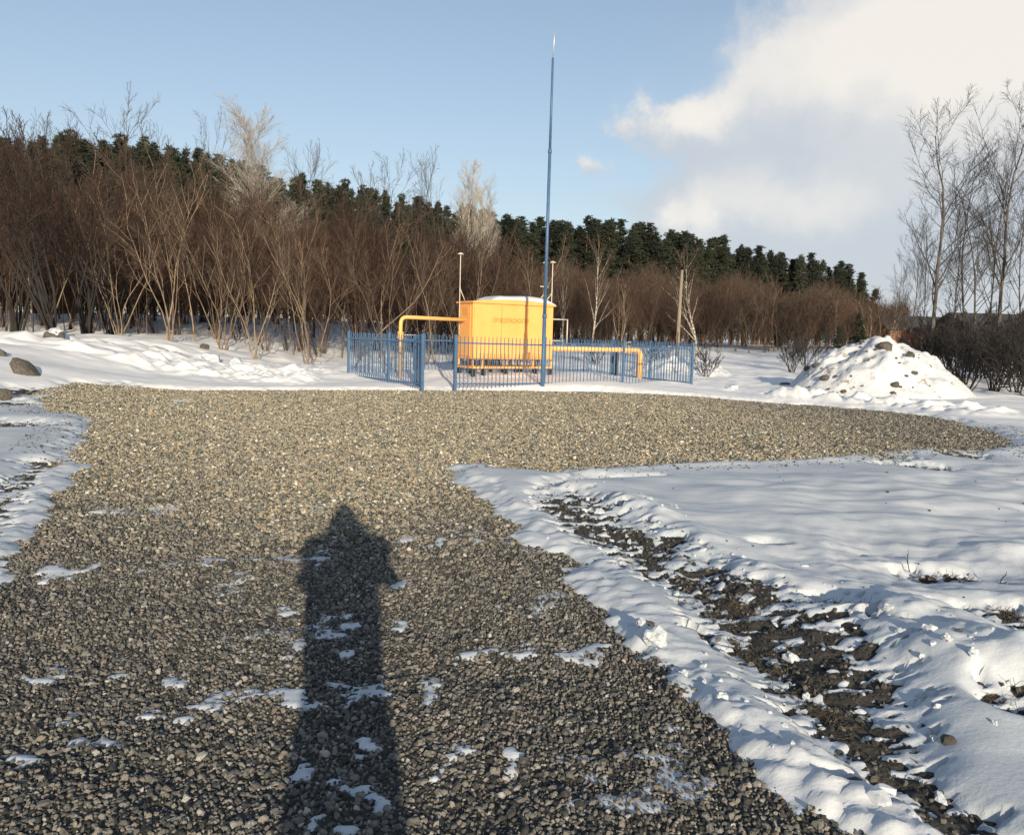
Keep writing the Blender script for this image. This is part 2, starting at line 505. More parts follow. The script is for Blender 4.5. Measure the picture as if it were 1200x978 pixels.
def fields(x, y):
    """returns gravel/soil height G, snow height S, signed distance to the pad edge"""
    sd = sdist(x, y, PAD)
    base = .85 * sm((-x - 7) / 7) * sm((y - 11) / 9)
    base = base + 1.0 * sm((y - 32) / 30) * sm((4 - x) / 14) + .75 * sm((y - 38) / 40) * sm((x + 2) / 12)
    base = base - .10 * sm((x - 4.6) / 2.5) * sm((y - 17) / 8) * sm((34 - y) / 6)
    lm = np.abs(fbm(x * .9, y * 1.1, 4, 46))
    base = base + sm((-4.7 - x) / 1.6) * sm((y - 20.9 + .5 * lm) / 1.9) * (.07 + .26 * lm) * sm((29 - y) / 6)
    base = base + sm((x - 6.2) / 1.5) * sm((-sd - .25) / .5) * sm((3.2 + sd) / 1.8) * sm((y - 17) / 2) * (.05 + .3 * lm)
    base = base + .13 * sm((y - 22.6) / 5.5) * sm((1.5 - x + .12 * y) / 3) * (1 + .5 * fbm(x * .4, y * .5, 3, 44)) + fbm(x * .9, y * .9, 3, 45) * .05 * sm((y - 23) / 3) * sm((60 - y) / 20)
    und = fbm(x * .35, y * .35, 3, 3) * .07 + fbm(x * .08, y * .08, 2, 9) * .25 * sm((np.hypot(x, y - 10) - 18) / 20)
    out = sm((-sd - .05) / 1.4)
    base = base + und * out
    rightside = sm((x - .5) / 1.0) * sm((18 - y) / 3)
    base = base - .05 * sm((-sd - .02) / .5) * rightside
    # lumpy ridge on the right, ploughed-up snow and soil
    rg = pl(x, y, RIDGE, [.3, .38, .42, .42, .45, .5])
    lump = fbm(x * 2.1, y * 2.1, 4, 5)
    base = base + rg * (.075 + .05 * lump) * sm((-sd - .25) / .4)
    rough = sm((-sd - 1.1) / .7) * sm((x - 1.2) / 1.2) * sm((7.5 - y) / 2.0)
    base = base + rough * (np.abs(lump) * .03 + fbm(x * 5, y * 5, 4, 6, .6) * .012)
    base = base + sm((-sd - .6) / 1.5) * sm((x - 1) / 2) * fbm(x * .9, y * 1.3, 3, 15) * .055 * sm((17 - y) / 3)
    wr = pl(x, y, WINDROW, [.10, .13, .16, .18, .2, .22]) * sm((-sd + .2) / .25)
    base = base + wr * (.008 + .06 * np.abs(fbm(x * 4.3, y * 4.3, 4, 8))) * sm((5.2 - y) / 1.5)
    # gravel bed: shallow wheel ruts
    inn = sm(sd / .3)
    ruts = fbm(x * 1.1, y * .5, 3, 11) * .02 + fbm(x * .5, y * 1.9, 2, 13) * .018 + fbm(x * 5, y * 5, 2, 12) * .008
    G = base + inn * ruts
    # snow depth
    edge = sd + fbm(x * 1.7, y * 1.7, 4, 21) * (.16 - .10 * rightside) + fbm(x * 9, y * 9, 3, 22) * (.05 - .035 * rightside)
    dep = np.clip(-edge * .3, -.07, .085)
    dep = dep + sm((-sd - .2) / 1.0) * (fbm(x * .7, y * 1.8, 4, 23) * .008 + .01)
    hi = fbm(x * 7, y * 9, 4, 31, .62)
    lo = fbm(x * 1.9, y * 1.9, 3, 32)
    dm = pl(x, y, DIRT, [w_ * 1.12 for w_ in DIRT_W]) * 1.0
    dm = np.maximum(dm, pl(x, y, DIRT2, [.18, .22, .12]) * .62)
    dm = np.maximum(dm, pl(x, y, DIRT3, [.1, .14, .1]) * .7)
    dm = np.maximum(dm, pl(x, y, LTRACK, [.3, .25, .22, .2, .1]) * .66)
    for px, py, rx, ry in SPOTS:
        c = ground(px, py)
        D = c.y
        q = ((x - c.x) / (rx * D / F)) ** 2 + ((y - c.y) / (ry * D * D / (F * CAMH))) ** 2
        dm = np.maximum(dm, np.exp(-q) * .95)
    d = dm * 1.2 + hi * 1.1 * sm(dm * 3) + lo * .45 * sm(dm * 3) - .82
    d = np.where(sd < 0.02, d, -1)
    thin = sm(dm * 1.5) * sm((.05 - sd) / .1)
    dep = dep * (1 - thin) + thin * (.014 + hi * .003)
    dep = np.where(d > -.05, np.minimum(dep, .016 - (d + .05) * .14), dep)
    dep = np.maximum(dep, np.where(d > 0, -.035, dep))
    crumble = sm((dm - .3) * 2) * (hi * .012 + np.abs(fbm(x * 4, y * 5, 3, 33)) * .03)
    G = G + crumble * sm((-sd - .1) / .3)
    fr = fbm(x * 1.3, y * .9, 4, 51) + .5 * hi - .80
    dep = np.where(sd > .1, np.maximum(dep, np.clip(fr * .02, -.07, .004) * sm((10 - y) / 3) - .07 * sm((y - 7) / 3)), dep)
    for px, py, rx, ry, an in PATCHES:
        c = ground(px, py)
        D = c.y
        a, b = rx * D / F, ry * D * D / (F * CAMH)
        wx, wy = x - c.x, y - c.y
        msk = (np.abs(wx) < 3 * max(a, b)) & (np.abs(wy) < 3 * max(a, b))
        if not msk.any():
            continue
        u = (wx[msk] + an * wy[msk] * .5) / a
        v = wy[msk] / b
        q = np.sqrt(u * u + v * v)
        pd = .035 * (.85 - q) + hi[msk] * .045
        dep[msk] = np.maximum(dep[msk], np.clip(pd, -.07, .010))
    # drifted snow round the cabinet inside the fence
    q = ((x + .2) / 6.0) ** 2 + ((y - 25.3) / 2.4) ** 2
    S = G + dep + .16 * np.exp(-q * q) * sm((-sd + .0) / .5)
    return G, S, sd


def axis(fine_lo, fine_hi, step, lo, hi, g=1.06):
    a = list(np.arange(fine_lo, fine_hi, step))
    s, v, L = step, fine_lo, []
    while v > lo:
        s *= g
        v -= s
        L.append(v)
    s, v, Rr = step, a[-1], []
    while v < hi:
        s *= g
        v += s
        Rr.append(v)
    return np.array(L[::-1] + a + Rr)


def yaxis(hi):
    ys, v, s = [], 1.2, .018
    while v < 32 and v < hi:
        ys.append(v)
        v += max(.018, .0052 * v)
    s = .16
    while v < hi:
        ys.append(v)
        s *= 1.045
        v += s
    return np.array(ys)


def sheet(name, xs, ys, Z, mat, keep=None):
    X, Y = np.meshgrid(xs, ys)
    nx, ny = len(xs), len(ys)
    idx = np.arange(nx * ny).reshape(ny, nx)
    Q = np.stack([idx[:-1, :-1], idx[:-1, 1:], idx[1:, 1:], idx[1:, :-1]], -1).reshape(-1, 4)
    V = np.stack([X.ravel(), Y.ravel(), Z.ravel()], 1)
    if keep is not None:
        k = keep.ravel()
        Q = Q[k[Q].all(1)]
        used = np.zeros(len(V), bool)
        used[Q.ravel()] = True
        mp = np.cumsum(used) - 1
        V, Q = V[used], mp[Q]
    o = obj(name, npmesh(name, V, Q, True), None, mat)
    return tag(o, kind='structure')


back = -np.array([0.0, .4, 1, 2, 4, 8, 16, 32, 64, 130, 260, 500, 900])[::-1]
XS = axis(-8.5, 12.5, .028, -2200, 2200)
YS = np.concatenate([back, [.3, .6, .9], yaxis(2600)])
GX, GY = np.meshgrid(XS, YS)
Gh, Sh, SDm = fields(GX, GY)
sg = sheet('snow_ground', XS, YS, Sh, M['snow'], keep=~((SDm > .6) & (Sh < Gh - .03)))
# the yard near the road is trodden and icy, the snow further off is clean
nv = len(sg.data.vertices)
co_ = np.zeros(nv * 3, np.float32)
sg.data.vertices.foreach_get('co', co_)
co_ = co_.reshape(-1, 3)
cln = sm((co_[:, 1] - 12.5 + 2.5 * fbm(co_[:, 0] * .3, co_[:, 1] * .3, 3, 61)) / 8)
at_ = sg.data.attributes.new('clean', 'FLOAT', 'POINT')
at_.data.foreach_set('value', cln.astype(np.float32))
selx, sely = (XS > -12) & (XS < 15), (YS < 25) & (YS > -7)
sx, sy = XS[selx], YS[sely]
Gs, SDs = Gh[np.ix_(sely, selx)], SDm[np.ix_(sely, selx)]
Ss = Sh[np.ix_(sely, selx)]
sheet('gravel_road', sx, sy, Gs, M['gravel'], keep=SDs > -.45)
sheet('soil', sx, sy, Gs - .002, M['soil'], keep=(SDs < -.40) & (Ss < Gs + .05))


def bil(x, y, A):
    i = np.clip(np.searchsorted(XS, x) - 1, 0, len(XS) - 2)
    j = np.clip(np.searchsorted(YS, y) - 1, 0, len(YS) - 2)
    u = (x - XS[i]) / (XS[i + 1] - XS[i])
    v = (y - YS[j]) / (YS[j + 1] - YS[j])
    return (A[j, i] * (1 - u) + A[j, i + 1] * u) * (1 - v) + (A[j + 1, i] * (1 - u) + A[j + 1, i + 1] * u) * v


def hz(x, y):
    return float(bil(np.array([x], float), np.array([y], float), np.maximum(Sh, Gh) if False else Sh)[0])


# ------------------------------------------------------------------ loose stones (uncountable)
def stone_tree(name, mat, variants=7):
    ng = bpy.data.node_groups.new(name, 'GeometryNodeTree')
    ng.interface.new_socket('Geometry', in_out='INPUT', socket_type='NodeSocketGeometry')
    ng.interface.new_socket('Geometry', in_out='OUTPUT', socket_type='NodeSocketGeometry')
    g = NT(ng)
    gi, go = g.n('NodeGroupInput'), g.n('NodeGroupOutput')
    join = g.n('GeometryNodeJoinGeometry')
    for k in range(variants):
        ico = g.n('GeometryNodeMeshIcoSphere', Radius=1.0, Subdivisions=2)
        pos = g.n('GeometryNodeInputPosition')
        off = g.n('ShaderNodeVectorMath', _operation='ADD', i0=pos.outputs[0], i1=(k * 7.3, k * 3.1, 0))
        nz = g.n('ShaderNodeTexNoise', Vector=off.outputs[0], Scale=.95, Detail=2.0)
        sb = g.n('ShaderNodeVectorMath', _operation='SUBTRACT', i0=nz.outputs['Color'], i1=(.5, .5, .5))
        sc_ = g.n('ShaderNodeVectorMath', _operation='SCALE', i0=sb.outputs[0], Scale=1.9)
        sp = g.n('GeometryNodeSetPosition', Geometry=ico.outputs[0], Offset=sc_.outputs[0])
        sp = g.n('GeometryNodeSetMaterial', Geometry=sp.outputs[0], Material=mat)
        g2i = g.n('GeometryNodeGeometryToInstance', Geometry=sp.outputs[0])
        ng.links.new(g2i.outputs[0], join.inputs[0])
    ai = g.n('GeometryNodeInputNamedAttribute', _data_type='INT', Name='idx')
    asc = g.n('GeometryNodeInputNamedAttribute', _data_type='FLOAT_VECTOR', Name='siz')
    arot = g.n('GeometryNodeInputNamedAttribute', _data_type='FLOAT_VECTOR', Name='rot')
    e2r = g.n('FunctionNodeEulerToRotation', Euler=arot.outputs[0])
    iop = g.n('GeometryNodeInstanceOnPoints', Points=gi.outputs[0], Instance=join.outputs[0], Pick__Instance=True, Instance__Index=ai.outputs[0],
              Rotation=e2r.outputs[0], Scale=asc.outputs[0])
    ng.links.new(iop.outputs[0], go.inputs[0])
    return ng


def scatter(name, P, size, rng, mat, label_kind='stuff', flat=.62):
    me = bpy.data.meshes.new(name)
    n = len(P)
    me.vertices.add(n)
    me.vertices.foreach_set('co', np.asarray(P, np.float32).ravel())
    s = size[:, None] * np.stack([rng.uniform(.9, 1.45, n), rng.uniform(.7, 1.1, n), rng.uniform(flat * .7, flat * 1.25, n)], 1)
    r = np.stack([rng.normal(0, .6, n), rng.normal(0, .6, n), rng.uniform(0, 6.283, n)], 1)
    for nm, ty, dat in (('siz', 'FLOAT_VECTOR', s), ('rot', 'FLOAT_VECTOR', r)):
        a = me.attributes.new(nm, ty, 'POINT')
        a.data.foreach_set('vector', dat.astype(np.float32).ravel())
    a = me.attributes.new('idx', 'INT', 'POINT')
    a.data.foreach_set('value', rng.integers(0, 7, n).astype(np.int32))
    dr = sm((np.asarray(P)[:, 1] - 3.0 + 2.2 * fbm(np.asarray(P)[:, 0] * .45, np.asarray(P)[:, 1] * .3, 4, 41)) / 7.5) * (1 - .75 * sm((np.asarray(P)[:, 0] - 3.5 + .8 * fbm(np.asarray(P)[:, 0] * .6, np.asarray(P)[:, 1] * .6, 3, 42)) / 4.5))  # near stones painted shaded, far ones lit; darker again towards the right
    a = me.attributes.new('dry', 'FLOAT', 'POINT')  # attribute carries the painted near-to-far light, not moisture
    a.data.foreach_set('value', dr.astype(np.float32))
    o = obj(name, me)
    md = o.modifiers.new('stones', 'NODES')
    md.node_group = stone_tree(name + '_stones', mat)
    return tag(o, kind=label_kind)


rng = np.random.default_rng(3)


def cand(x0, x1, y0, y1, step):
    nx, ny = int((x1 - x0) / step), int((y1 - y0) / step)
    gx, gy = np.meshgrid(np.arange(nx), np.arange(ny))
    x = x0 + (gx + rng.uniform(0, 1, gx.shape)) * step
    y = y0 + (gy + rng.uniform(0, 1, gx.shape)) * step
    return x.ravel(), y.ravel()


pts, szs = [], []
for (y0, y1, step, r0) in ((1.7, 5.5, .0162, .0080), (5.5, 10.0, .0215, .0106), (10.0, 22.5, .0265, .0126)):
    x, y = cand(-.8 * y1 - 1.2, .8 * y1 + 1.2, y0, y1, step)
    k = np.abs(x) < .72 * y + 1.2
    x, y = x[k], y[k]
    sd_ = bil(x, y, SDm)
    g_, s_ = bil(x, y, Gh), bil(x, y, Sh)
    k = (sd_ > -.28) & (s_ < g_ + rng.uniform(-.002, .015, len(x)))
    x, y, g_, s_ = x[k], y[k], g_[k], s_[k]
    sz = r0 * np.clip(rng.lognormal(-.2, .38, len(x)), .4, 2.2)
    pts.append(np.stack([x, y, g_ + sz * .34], 1))
    szs.append(sz)
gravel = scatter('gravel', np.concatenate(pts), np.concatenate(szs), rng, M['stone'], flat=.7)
tag(gravel, 'crushed grey and tan stones covering the road and yard', 'gravel')
# dirty crumbs lying in the bare soil and sprinkled on the snow to the right
x, y = cand(-9, 12, 2.0, 16, .034)
k = np.abs(x) < .72 * y + 1.0
x, y = x[k], y[k]
sd_, g_, s_ = bil(x, y, SDm), bil(x, y, Gh), bil(x, y, Sh)
bare = (sd_ < -.2) & (s_ < g_ + .004)
near_b = (sd_ < -.15) & (s_ < g_ + .03) & (rng.random(len(x)) < .14)
loose = (sd_ < -.3) & (rng.random(len(x)) < .004) & (x > 0) & (y < 13)
fringe = (sd_ < -.02) & (sd_ > -.7) & (y > 9) & (rng.random(len(x)) < .15)
keep = (bare & (rng.random(len(x)) < .8)) | near_b | loose | fringe
x, y, z = x[keep], y[keep], np.maximum(g_, s_)[keep]
sz = .0068 * np.clip(rng.lognormal(0, .5, len(x)), .4, 2.6)
o = scatter('pebbles', np.stack([x, y, z + sz * .15], 1), sz, rng, M['dirt_stone'])
tag(o, 'dark crumbs of soil and stone strewn over the trampled snow', 'pebbles')
# snow crumbs along the ploughed edges
x, y = cand(0, 9, 2.2, 13, .05)
m1 = pl(x, y, RIDGE, [.4] * 6) + pl(x, y, WINDROW, [.25] * 6) + .5 * pl(x, y, DIRT, [.5] * 10)
sd_ = bil(x, y, SDm)
k = (rng.random(len(x)) < m1 * .07) & (sd_ < -.03)
x, y = x[k], y[k]
sz = .011 * np.clip(rng.lognormal(0, .6, len(x)), .4, 4)
o = scatter('snow_crumbs', np.stack([x, y, np.maximum(bil(x, y, Sh), bil(x, y, Gh)) + sz * .05], 1), sz, rng, M['snow'], flat=.6)
tag(o, 'small crumbs of broken snow along the ploughed edges', 'snow')


# ------------------------------------------------------------------ rocks and clods (single things)
def rock_mesh(name, seed, sub=3, amp=.33, sharp=True):
    import bmesh
    bm = bmesh.new()
    bmesh.ops.create_icosphere(bm, subdivisions=sub, radius=1.0)
    r_ = np.random.default_rng(seed)
    pl_ = r_.normal(0, 1, (9, 3))
    pl_ /= np.linalg.norm(pl_, axis=1, keepdims=True)
    hh = r_.uniform(.55, .95, 9)
    for v in bm.verts:
        p = np.array(v.co)
        for n_, h_ in zip(pl_, hh):
            d_ = p @ n_ - h_
            if d_ > 0:
                p = p - n_ * d_ * .9
        p = p * (1 + amp * .3 * math.sin(p[0] * 5 + seed) * math.sin(p[1] * 4 + seed * 2) * math.cos(p[2] * 6))
        v.co = p
    me = bpy.data.meshes.new(name)
    bm.to_mesh(me)
    bm.free()
    me.polygons.foreach_set('use_smooth', np.full(len(me.polygons), not sharp, bool))
    return me


ROCKM = [rock_mesh('boulder', s) for s in range(5)]
for rm in ROCKM:
    rm.materials.append(M['rock'])
HUMPM = [rock_mesh('snow_hump', s + 40, 4, .5, False) for s in range(3)]
for rm in HUMPM:
    rm.materials.append(M['snow'])
CLODM = [rock_mesh('snow_clod', s + 20, 3, 1.1) for s in range(3)]
for rm in CLODM:
    rm.materials.append(M['snow'])


def rock(i, loc, size, rz, label, name='boulder', cat='rock', group=None, meshes=ROCKM, tilt=(0, 0)):
    o = obj(name, meshes[i % len(meshes)])
    o.location = loc
    o.scale = size
    o.rotation_euler = (tilt[0], tilt[1], rz)
    return tag(o, label, cat, group)


# ------------------------------------------------------------------ snow pile on the right
def heap(name, cx, cy, R, H, seed, label, skew=(0, 0), el_=1.0, cat='snow pile'):
    n = 110
    u = np.linspace(-1.35, 1.35, n)
    X, Y = np.meshgrid(cx + u * R, cy + u * R * el_)
    q = np.hypot((X - cx) / R + skew[0] * .0, (Y - cy) / (R * el_))
    q = np.sqrt(q * q + .02)
    prof = np.clip(1 - q, 0, 1)
    prof = prof * (1.08 - .26 * prof)
    Z = prof * H / .76 * (1 + .30 * fbm(X * .7, Y * .7, 3, seed) * (1 - prof)) + fbm(X * 1.5, Y * 1.5, 5, seed + 1, .6) * .13 * np.clip(prof * 5, 0, 1)
    Z = bil(X.ravel(), Y.ravel(), Sh).reshape(X.shape) + Z - .12 * sm((q - .75) / .5)
    idx = np.arange(n * n).reshape(n, n)
    Q = np.stack([idx[:-1, :-1], idx[:-1, 1:], idx[1:, 1:], idx[1:, :-1]], -1).reshape(-1, 4)
    o = obj(name, npmesh(name, np.stack([X.ravel(), Y.ravel(), Z.ravel()], 1), Q, True), None, M['dirty_snow'])
    tag(o, label, cat)
    return X, Y, Z


HP = heap('snow_pile', 12.25, 27.2, 2.98, 1.92, 4, 'tall conical pile of snow covered spoil dotted with dark rocks')
HP2 = heap('snow_pile', 7.3, 35.5, 2.4, .8, 14, 'low rounded snow heap seen through the pickets at the right end of the fence')


def on_heap(hp, px, py):
    """first hit of a view ray with the heap"""
    X, Y, Z = hp
    best = None
    for Yq in np.arange(Y.min(), Y.max(), .04):
        p = at(px, py, Yq)
        j = int(round((Yq - Y[0, 0]) / (Y[1, 0] - Y[0, 0])))
        i = int(round((p.x - X[0, 0]) / (X[0, 1] - X[0, 0])))
        if 0 <= i < X.shape[1] and 0 <= j < X.shape[0] and Z[j, i] >= p.z:
            return Vector((p.x, Yq, Z[j, i]))
    return None


HEAP_ROCKS = [(1037, 408, 11, 8, 'largest dark rock near the top of the snow pile'), (1066, 416, 7, 5, 'dark slab on the upper right slope of the snow pile'),
              (1071, 437, 5, 3, 'flat dark rock halfway down the right slope of the snow pile'), (1049, 453, 6, 4, 'dark rock near the foot of the snow pile, just above another rock'),
              (1047, 461, 4, 3, 'small dark rock lowest on the snow pile'), (967, 444, 7, 5, 'grey rock on the left foot of the snow pile'),
              (979, 442, 4, 3, 'small grey rock touching a larger one on the left foot of the pile'), (958, 428, 7, 3, 'flat grey rock on the left slope of the snow pile'),
              (989, 459, 4, 3, 'small rock at the bottom middle of the snow pile'), (946, 434, 5, 4, 'rock at the left end of the snow pile slope'),
              (922, 452, 11, 5, 'wide low rock lying just left of the snow pile'), (1003, 414, 3, 2, 'tiny rock on the upper left slope of the snow pile'),
              (1056, 398, 6, 4, 'dark rock on the very crest of the snow pile'), (1010, 400, 4, 3, 'small rock left of the crest of the snow pile')]
for i, (px, py, rx, ry, lab) in enumerate(HEAP_ROCKS):
    p = on_heap(HP, px, py) or ground(px, py)
    s = p.y / F
    rock(i, p - Vector((0, 0, ry * s * .35)), (rx * s * .95, rx * s * .8, ry * s * 1.05), i * 1.3, lab, 'rock', tilt=(.3, .1 * i % .5))
cr = random.Random(8)
for i in range(34):
    px, py = cr.uniform(935, 1120), cr.uniform(398, 462)
    p = on_heap(HP, px, py)
    if p is None:
        continue
    s = p.y / F * cr.uniform(.8, 2.2)
    rock(i, p, (s * 1.3, s, s * .8), i, 'tiny dark clod of earth sprinkled over the snow pile', 'clod', 'clod', 'tiny clods sprinkled over the snow pile', tilt=(.2, .3))
# rocks on the bank to the left
for i, (px, py, Y, rx, ry, rz, ty, lab) in enumerate([
        (30, 438, 17.5, 22, 9, 0, .62, 'long sloping grey boulder on the snowy bank at the left edge'),
        (64, 410, 24, 12, 7, .3, 0, 'dark boulder with a thick white snow cap left of the thicket'),
        (3, 457, 15, 12, 9, .4, .3, 'rounded boulder low on the snowy bank at the left edge'),
        (-2, 418, 19, 9, 6, .2, .4, 'dark boulder cut by the left edge of the photo')]):
    p = at(px, py, Y)
    z = hz(p.x, p.y)
    s = Y / F
    o = rock(i + 1, (p.x, p.y, z + .05), (rx * s, rx * s * .7, ry * s * 1.2), rz, lab, tilt=(0, ty))
    if i == 1:
        o2 = obj('snow_drift', CLODM[1])
        o2.location = (p.x, p.y, z + .05 + ry * s * .75)
        o2.scale = (rx * s * .95, rx * s * .66, ry * s * .75)
        tag(o2, 'white mound of snow lying on the dark boulder left of the thicket', 'snow')
for i, (px, py, r_, lab) in enumerate([(768, 765, 18, 'large white snow chunk standing on the edge of the gravel road'), (752, 752, 9, 'smaller snow chunk beside the largest one on the gravel edge'),
                                       (845, 835, 10, 'rounded lump in the snow windrow along the gravel edge'), (800, 798, 8, 'snow lump on the windrow below the large white chunk'),
                                       (1106, 796, 7, 'pale snow clod on the churned snow at the right'), (1136, 810, 8, 'bright snow clod farthest right on the churned snow'),
                                       (945, 813, 6, 'little bright snow clod at the edge of the dark soil strip')]):
    p = ground(px, py)
    s = p.y / F
    rock(i, (p.x, p.y, hz(p.x, p.y) + r_ * s * .35), (r_ * s, r_ * s * .8, r_ * s * .8), i * 2.1, lab, 'snow_chunk', 'snow chunk', meshes=CLODM)
for i, (px, py, rx, ry, lab) in enumerate([(248, 437, 13, 7, 'white snow hump at the foot of the tan fan of stems'), (279, 439, 10, 5, 'smaller white snow hump just right of another under the thicket'),
                                           (186, 437, 14, 4, 'low snow hump with a dark hollow under the leftmost tan stems'), (858, 458, 9, 4, 'small snow hump beside the gravel right of the fence'),
                                           (1120, 463, 16, 5, 'flat snow hump at the right foot of the snow pile')]):
    p = at(px, py, 25.5)
    s = p.y / F
    rock(i, (p.x, p.y, hz(p.x, p.y) + ry * s * .3), (rx * s, rx * s * .9, ry * s * 1.3), i * 1.1, lab, 'snow_hump', 'snow hump', meshes=HUMPM)
for i, (px, py, r_, lab) in enumerate([(760, 745, 8, 'dark stone wedged behind the largest snow chunk'), (1110, 880, 11, 'tan stone half buried in churned snow at the right edge'),
                                       (1002, 930, 13, 'grey stone lying on the packed snow track near the bottom'), (240, 434, 7, 'brown stump of earth in the snow left of the fence'),
                                       (640, 605, 4, 'stone at the tip of the soil strip')]):
    p = ground(px, py)
    s = p.y / F
    rock(i, (p.x, p.y, hz(p.x, p.y) + r_ * s * .25), (r_ * s, r_ * s * .8, r_ * s * .6), i * 1.7, lab, 'stone', 'stone')


# ------------------------------------------------------------------ trees
def path(rg, p0, d, L, k, wander, up):
    p, d = np.array(p0, float), np.array(d, float)
    d /= np.linalg.norm(d)
    P = [p.copy()]
    for i in range(k - 1):
        d = d + rg.normal(0, wander, 3) + np.array((0, 0, up))
        d /= np.linalg.norm(d)
        p = p + d * L / (k - 1)
        P.append(p.copy())
    return np.array(P)


def perp(rg, d):
    v = rg.normal(0, 1, 3)
    v -= d * (v @ d)
    return v / np.linalg.norm(v)


def sub(rg, par, parr, n, t0, ang, Lr, k, wander, up, rr=.55, rmin=.004, tp=.8):
    """children of a branch path"""
    out_ = []
    seg = np.linalg.norm(np.diff(par, axis=0), axis=1).sum()
    for i in range(n):
        tt = t0 + (tp + .18 - t0) * ((i + rg.random()) / n)
        f_ = tt * (len(par) - 1)
        a = int(min(f_, len(par) - 2))
        p = par[a] + (par[a + 1] - par[a]) * (f_ - a)
        d = par[a + 1] - par[a]
        d = d / np.linalg.norm(d)
        an = ang * rg.uniform(.7, 1.3)
        d = d * math.cos(an) + perp(rg, d) * math.sin(an)
        L = seg * Lr * rg.uniform(.65, 1.2) * (1.12 - .62 * tt)
        r0 = max(rmin, (parr[a] + (parr[a + 1] - parr[a]) * (f_ - a)) * rr)
        P = path(rg, p, d, L, k, wander, up)
        out_.append((P, np.linspace(r0, rmin * .6, k)))
    return out_


def pack(name, groups, mat):
    """groups: list of (list of (P,R), sides)"""
    Vs, Qs, n = [], [], 0
    for lst, sides in groups:
        if not lst:
            continue
        V, Q = tubes_np(np.array([a for a, _ in lst]), np.array([b for _, b in lst]), sides)
        Vs.append(V)
        Qs.append(Q + n)
        n += len(V)
    me = npmesh(name, np.concatenate(Vs), np.concatenate(Qs), True)
    me.materials.append(mat)
    return me


def bare(seed, H, stems=1, fan=.35, r0=.07, limbs=10, subs=6, twigs=5, t0=.25, ang=.6, Lr=.42, up=.05, tmin=.006, wander=.07,
         bark='bark_brown', twig='twig_brown', base_r=.25, droop=0.0, stem_paths=None):
    rg = np.random.default_rng(seed)
    S0, L1, L2, L3 = [], [], [], []
    for s in range(stems):
        if stem_paths:
            P = np.array(stem_paths[s], float)
            tt = np.linspace(0, len(P) - 1, 10)
            P = np.stack([np.interp(tt, range(len(P)), P[:, q]) for q in range(3)], 1)
        else:
            a = rg.uniform(0, 6.283) if stems > 1 else 0
            ti = (rg.uniform(.15, 1) * fan) if stems > 1 else rg.uniform(0, fan)
            d = (math.sin(ti) * math.cos(a), math.sin(ti) * math.sin(a), math.cos(ti))
            P = path(rg, (base_r * rg.random() * math.cos(a), base_r * rg.random() * math.sin(a), -.1), d, H * (rg.uniform(.7, 1.05) if stems > 1 else 1), 10, wander, up * .5)
        R = np.linspace(1, .12, 10) ** .9 * r0 * (rg.uniform(.6, 1.1) if stems > 1 else 1)
        R[0] *= 1.25
        S0.append((P, R))
        l1 = sub(rg, P, R, limbs, t0, ang, Lr, 7, wander * 1.2, up, .5, tmin * 1.6, .82)
        L1 += l1
        for P1, R1 in l1:
            l2 = sub(rg, P1, R1, subs, .2, .55, .5, 5, .1, up * .8 - droop, .6, tmin * 1.15)
            L2 += l2
            for P2, R2 in l2:
                L3 += sub(rg, P2, R2, twigs, .15, .55, .55, 3, .1, up * .5 - droop, .7, tmin)
    return pack('trunk', [(S0, 7), (L1, 5)], M[bark]), pack('crown', [(L2, 3), (L3, 3)], M[twig])


def top_of(tm):
    h_ = 0
    for me in tm:
        co_ = np.zeros(len(me.vertices) * 3, np.float32)
        me.vertices.foreach_get('co', co_)
        h_ = max(h_, float(co_[2::3].max()))
    return h_


def place(kind, tm, loc, sc, rz, label, cat, group=None, names=('trunk', 'crown'), tilt=(0, 0)):
    r = empty(kind, loc, rz, label=label, cat=cat, group=group)
    r.rotation_euler = (tilt[0], tilt[1], rz)
    r.scale = sc if not np.isscalar(sc) else (sc, sc, sc)
    for nm, me in zip(names, tm):
        obj(nm, me, r)
    return r


rr = random.Random(5)
ALD = [bare(100 + i, 7.0, stems=[5, 7, 6, 8, 4][i], fan=[.3, .36, .33, .4, .27][i], r0=.025, wander=.10, limbs=9, subs=7, twigs=5, t0=.28, ang=.5, Lr=.42, up=.07, tmin=.0065) for i in range(5)]
ALT = [bare(200 + i, 7.0, stems=[5, 6, 4, 5][i], fan=[.34, .4, .3, .38][i], r0=.029, wander=.10, limbs=9, subs=7, twigs=5, t0=.3, ang=.5, Lr=.36, up=.06, tmin=.006, bark='bark_tan', twig='twig_tan') for i in range(4)]
LAB_ALD = 'bare brown alder crowded together with others in the dense thicket behind the yard'
GRP_ALD = 'bare alders packed in the brown thicket'
n_ald = 0
for i in range(420):
    px, Y = rr.uniform(-120, 625), rr.uniform(33, 60)
    lim = 590 - (Y - 33) * 1.2 if Y < 60 else 560
    p = at(px, 400, Y)
    if px > lim + 30 or n_ald >= 120:
        continue
    n_ald += 1
    s = rr.uniform(.8, 1.1) * (.78 + .12 * (Y - 33) / 27)
    if px > 480:
        s *= .84
    if px < 330:
        s *= 1.08
    place('alder', ALD[rr.randrange(5)], (p.x, p.y, hz(p.x, p.y)), (s, s, s * rr.uniform(.92, 1.12)), rr.uniform(0, 6.28), LAB_ALD, 'tree', GRP_ALD)
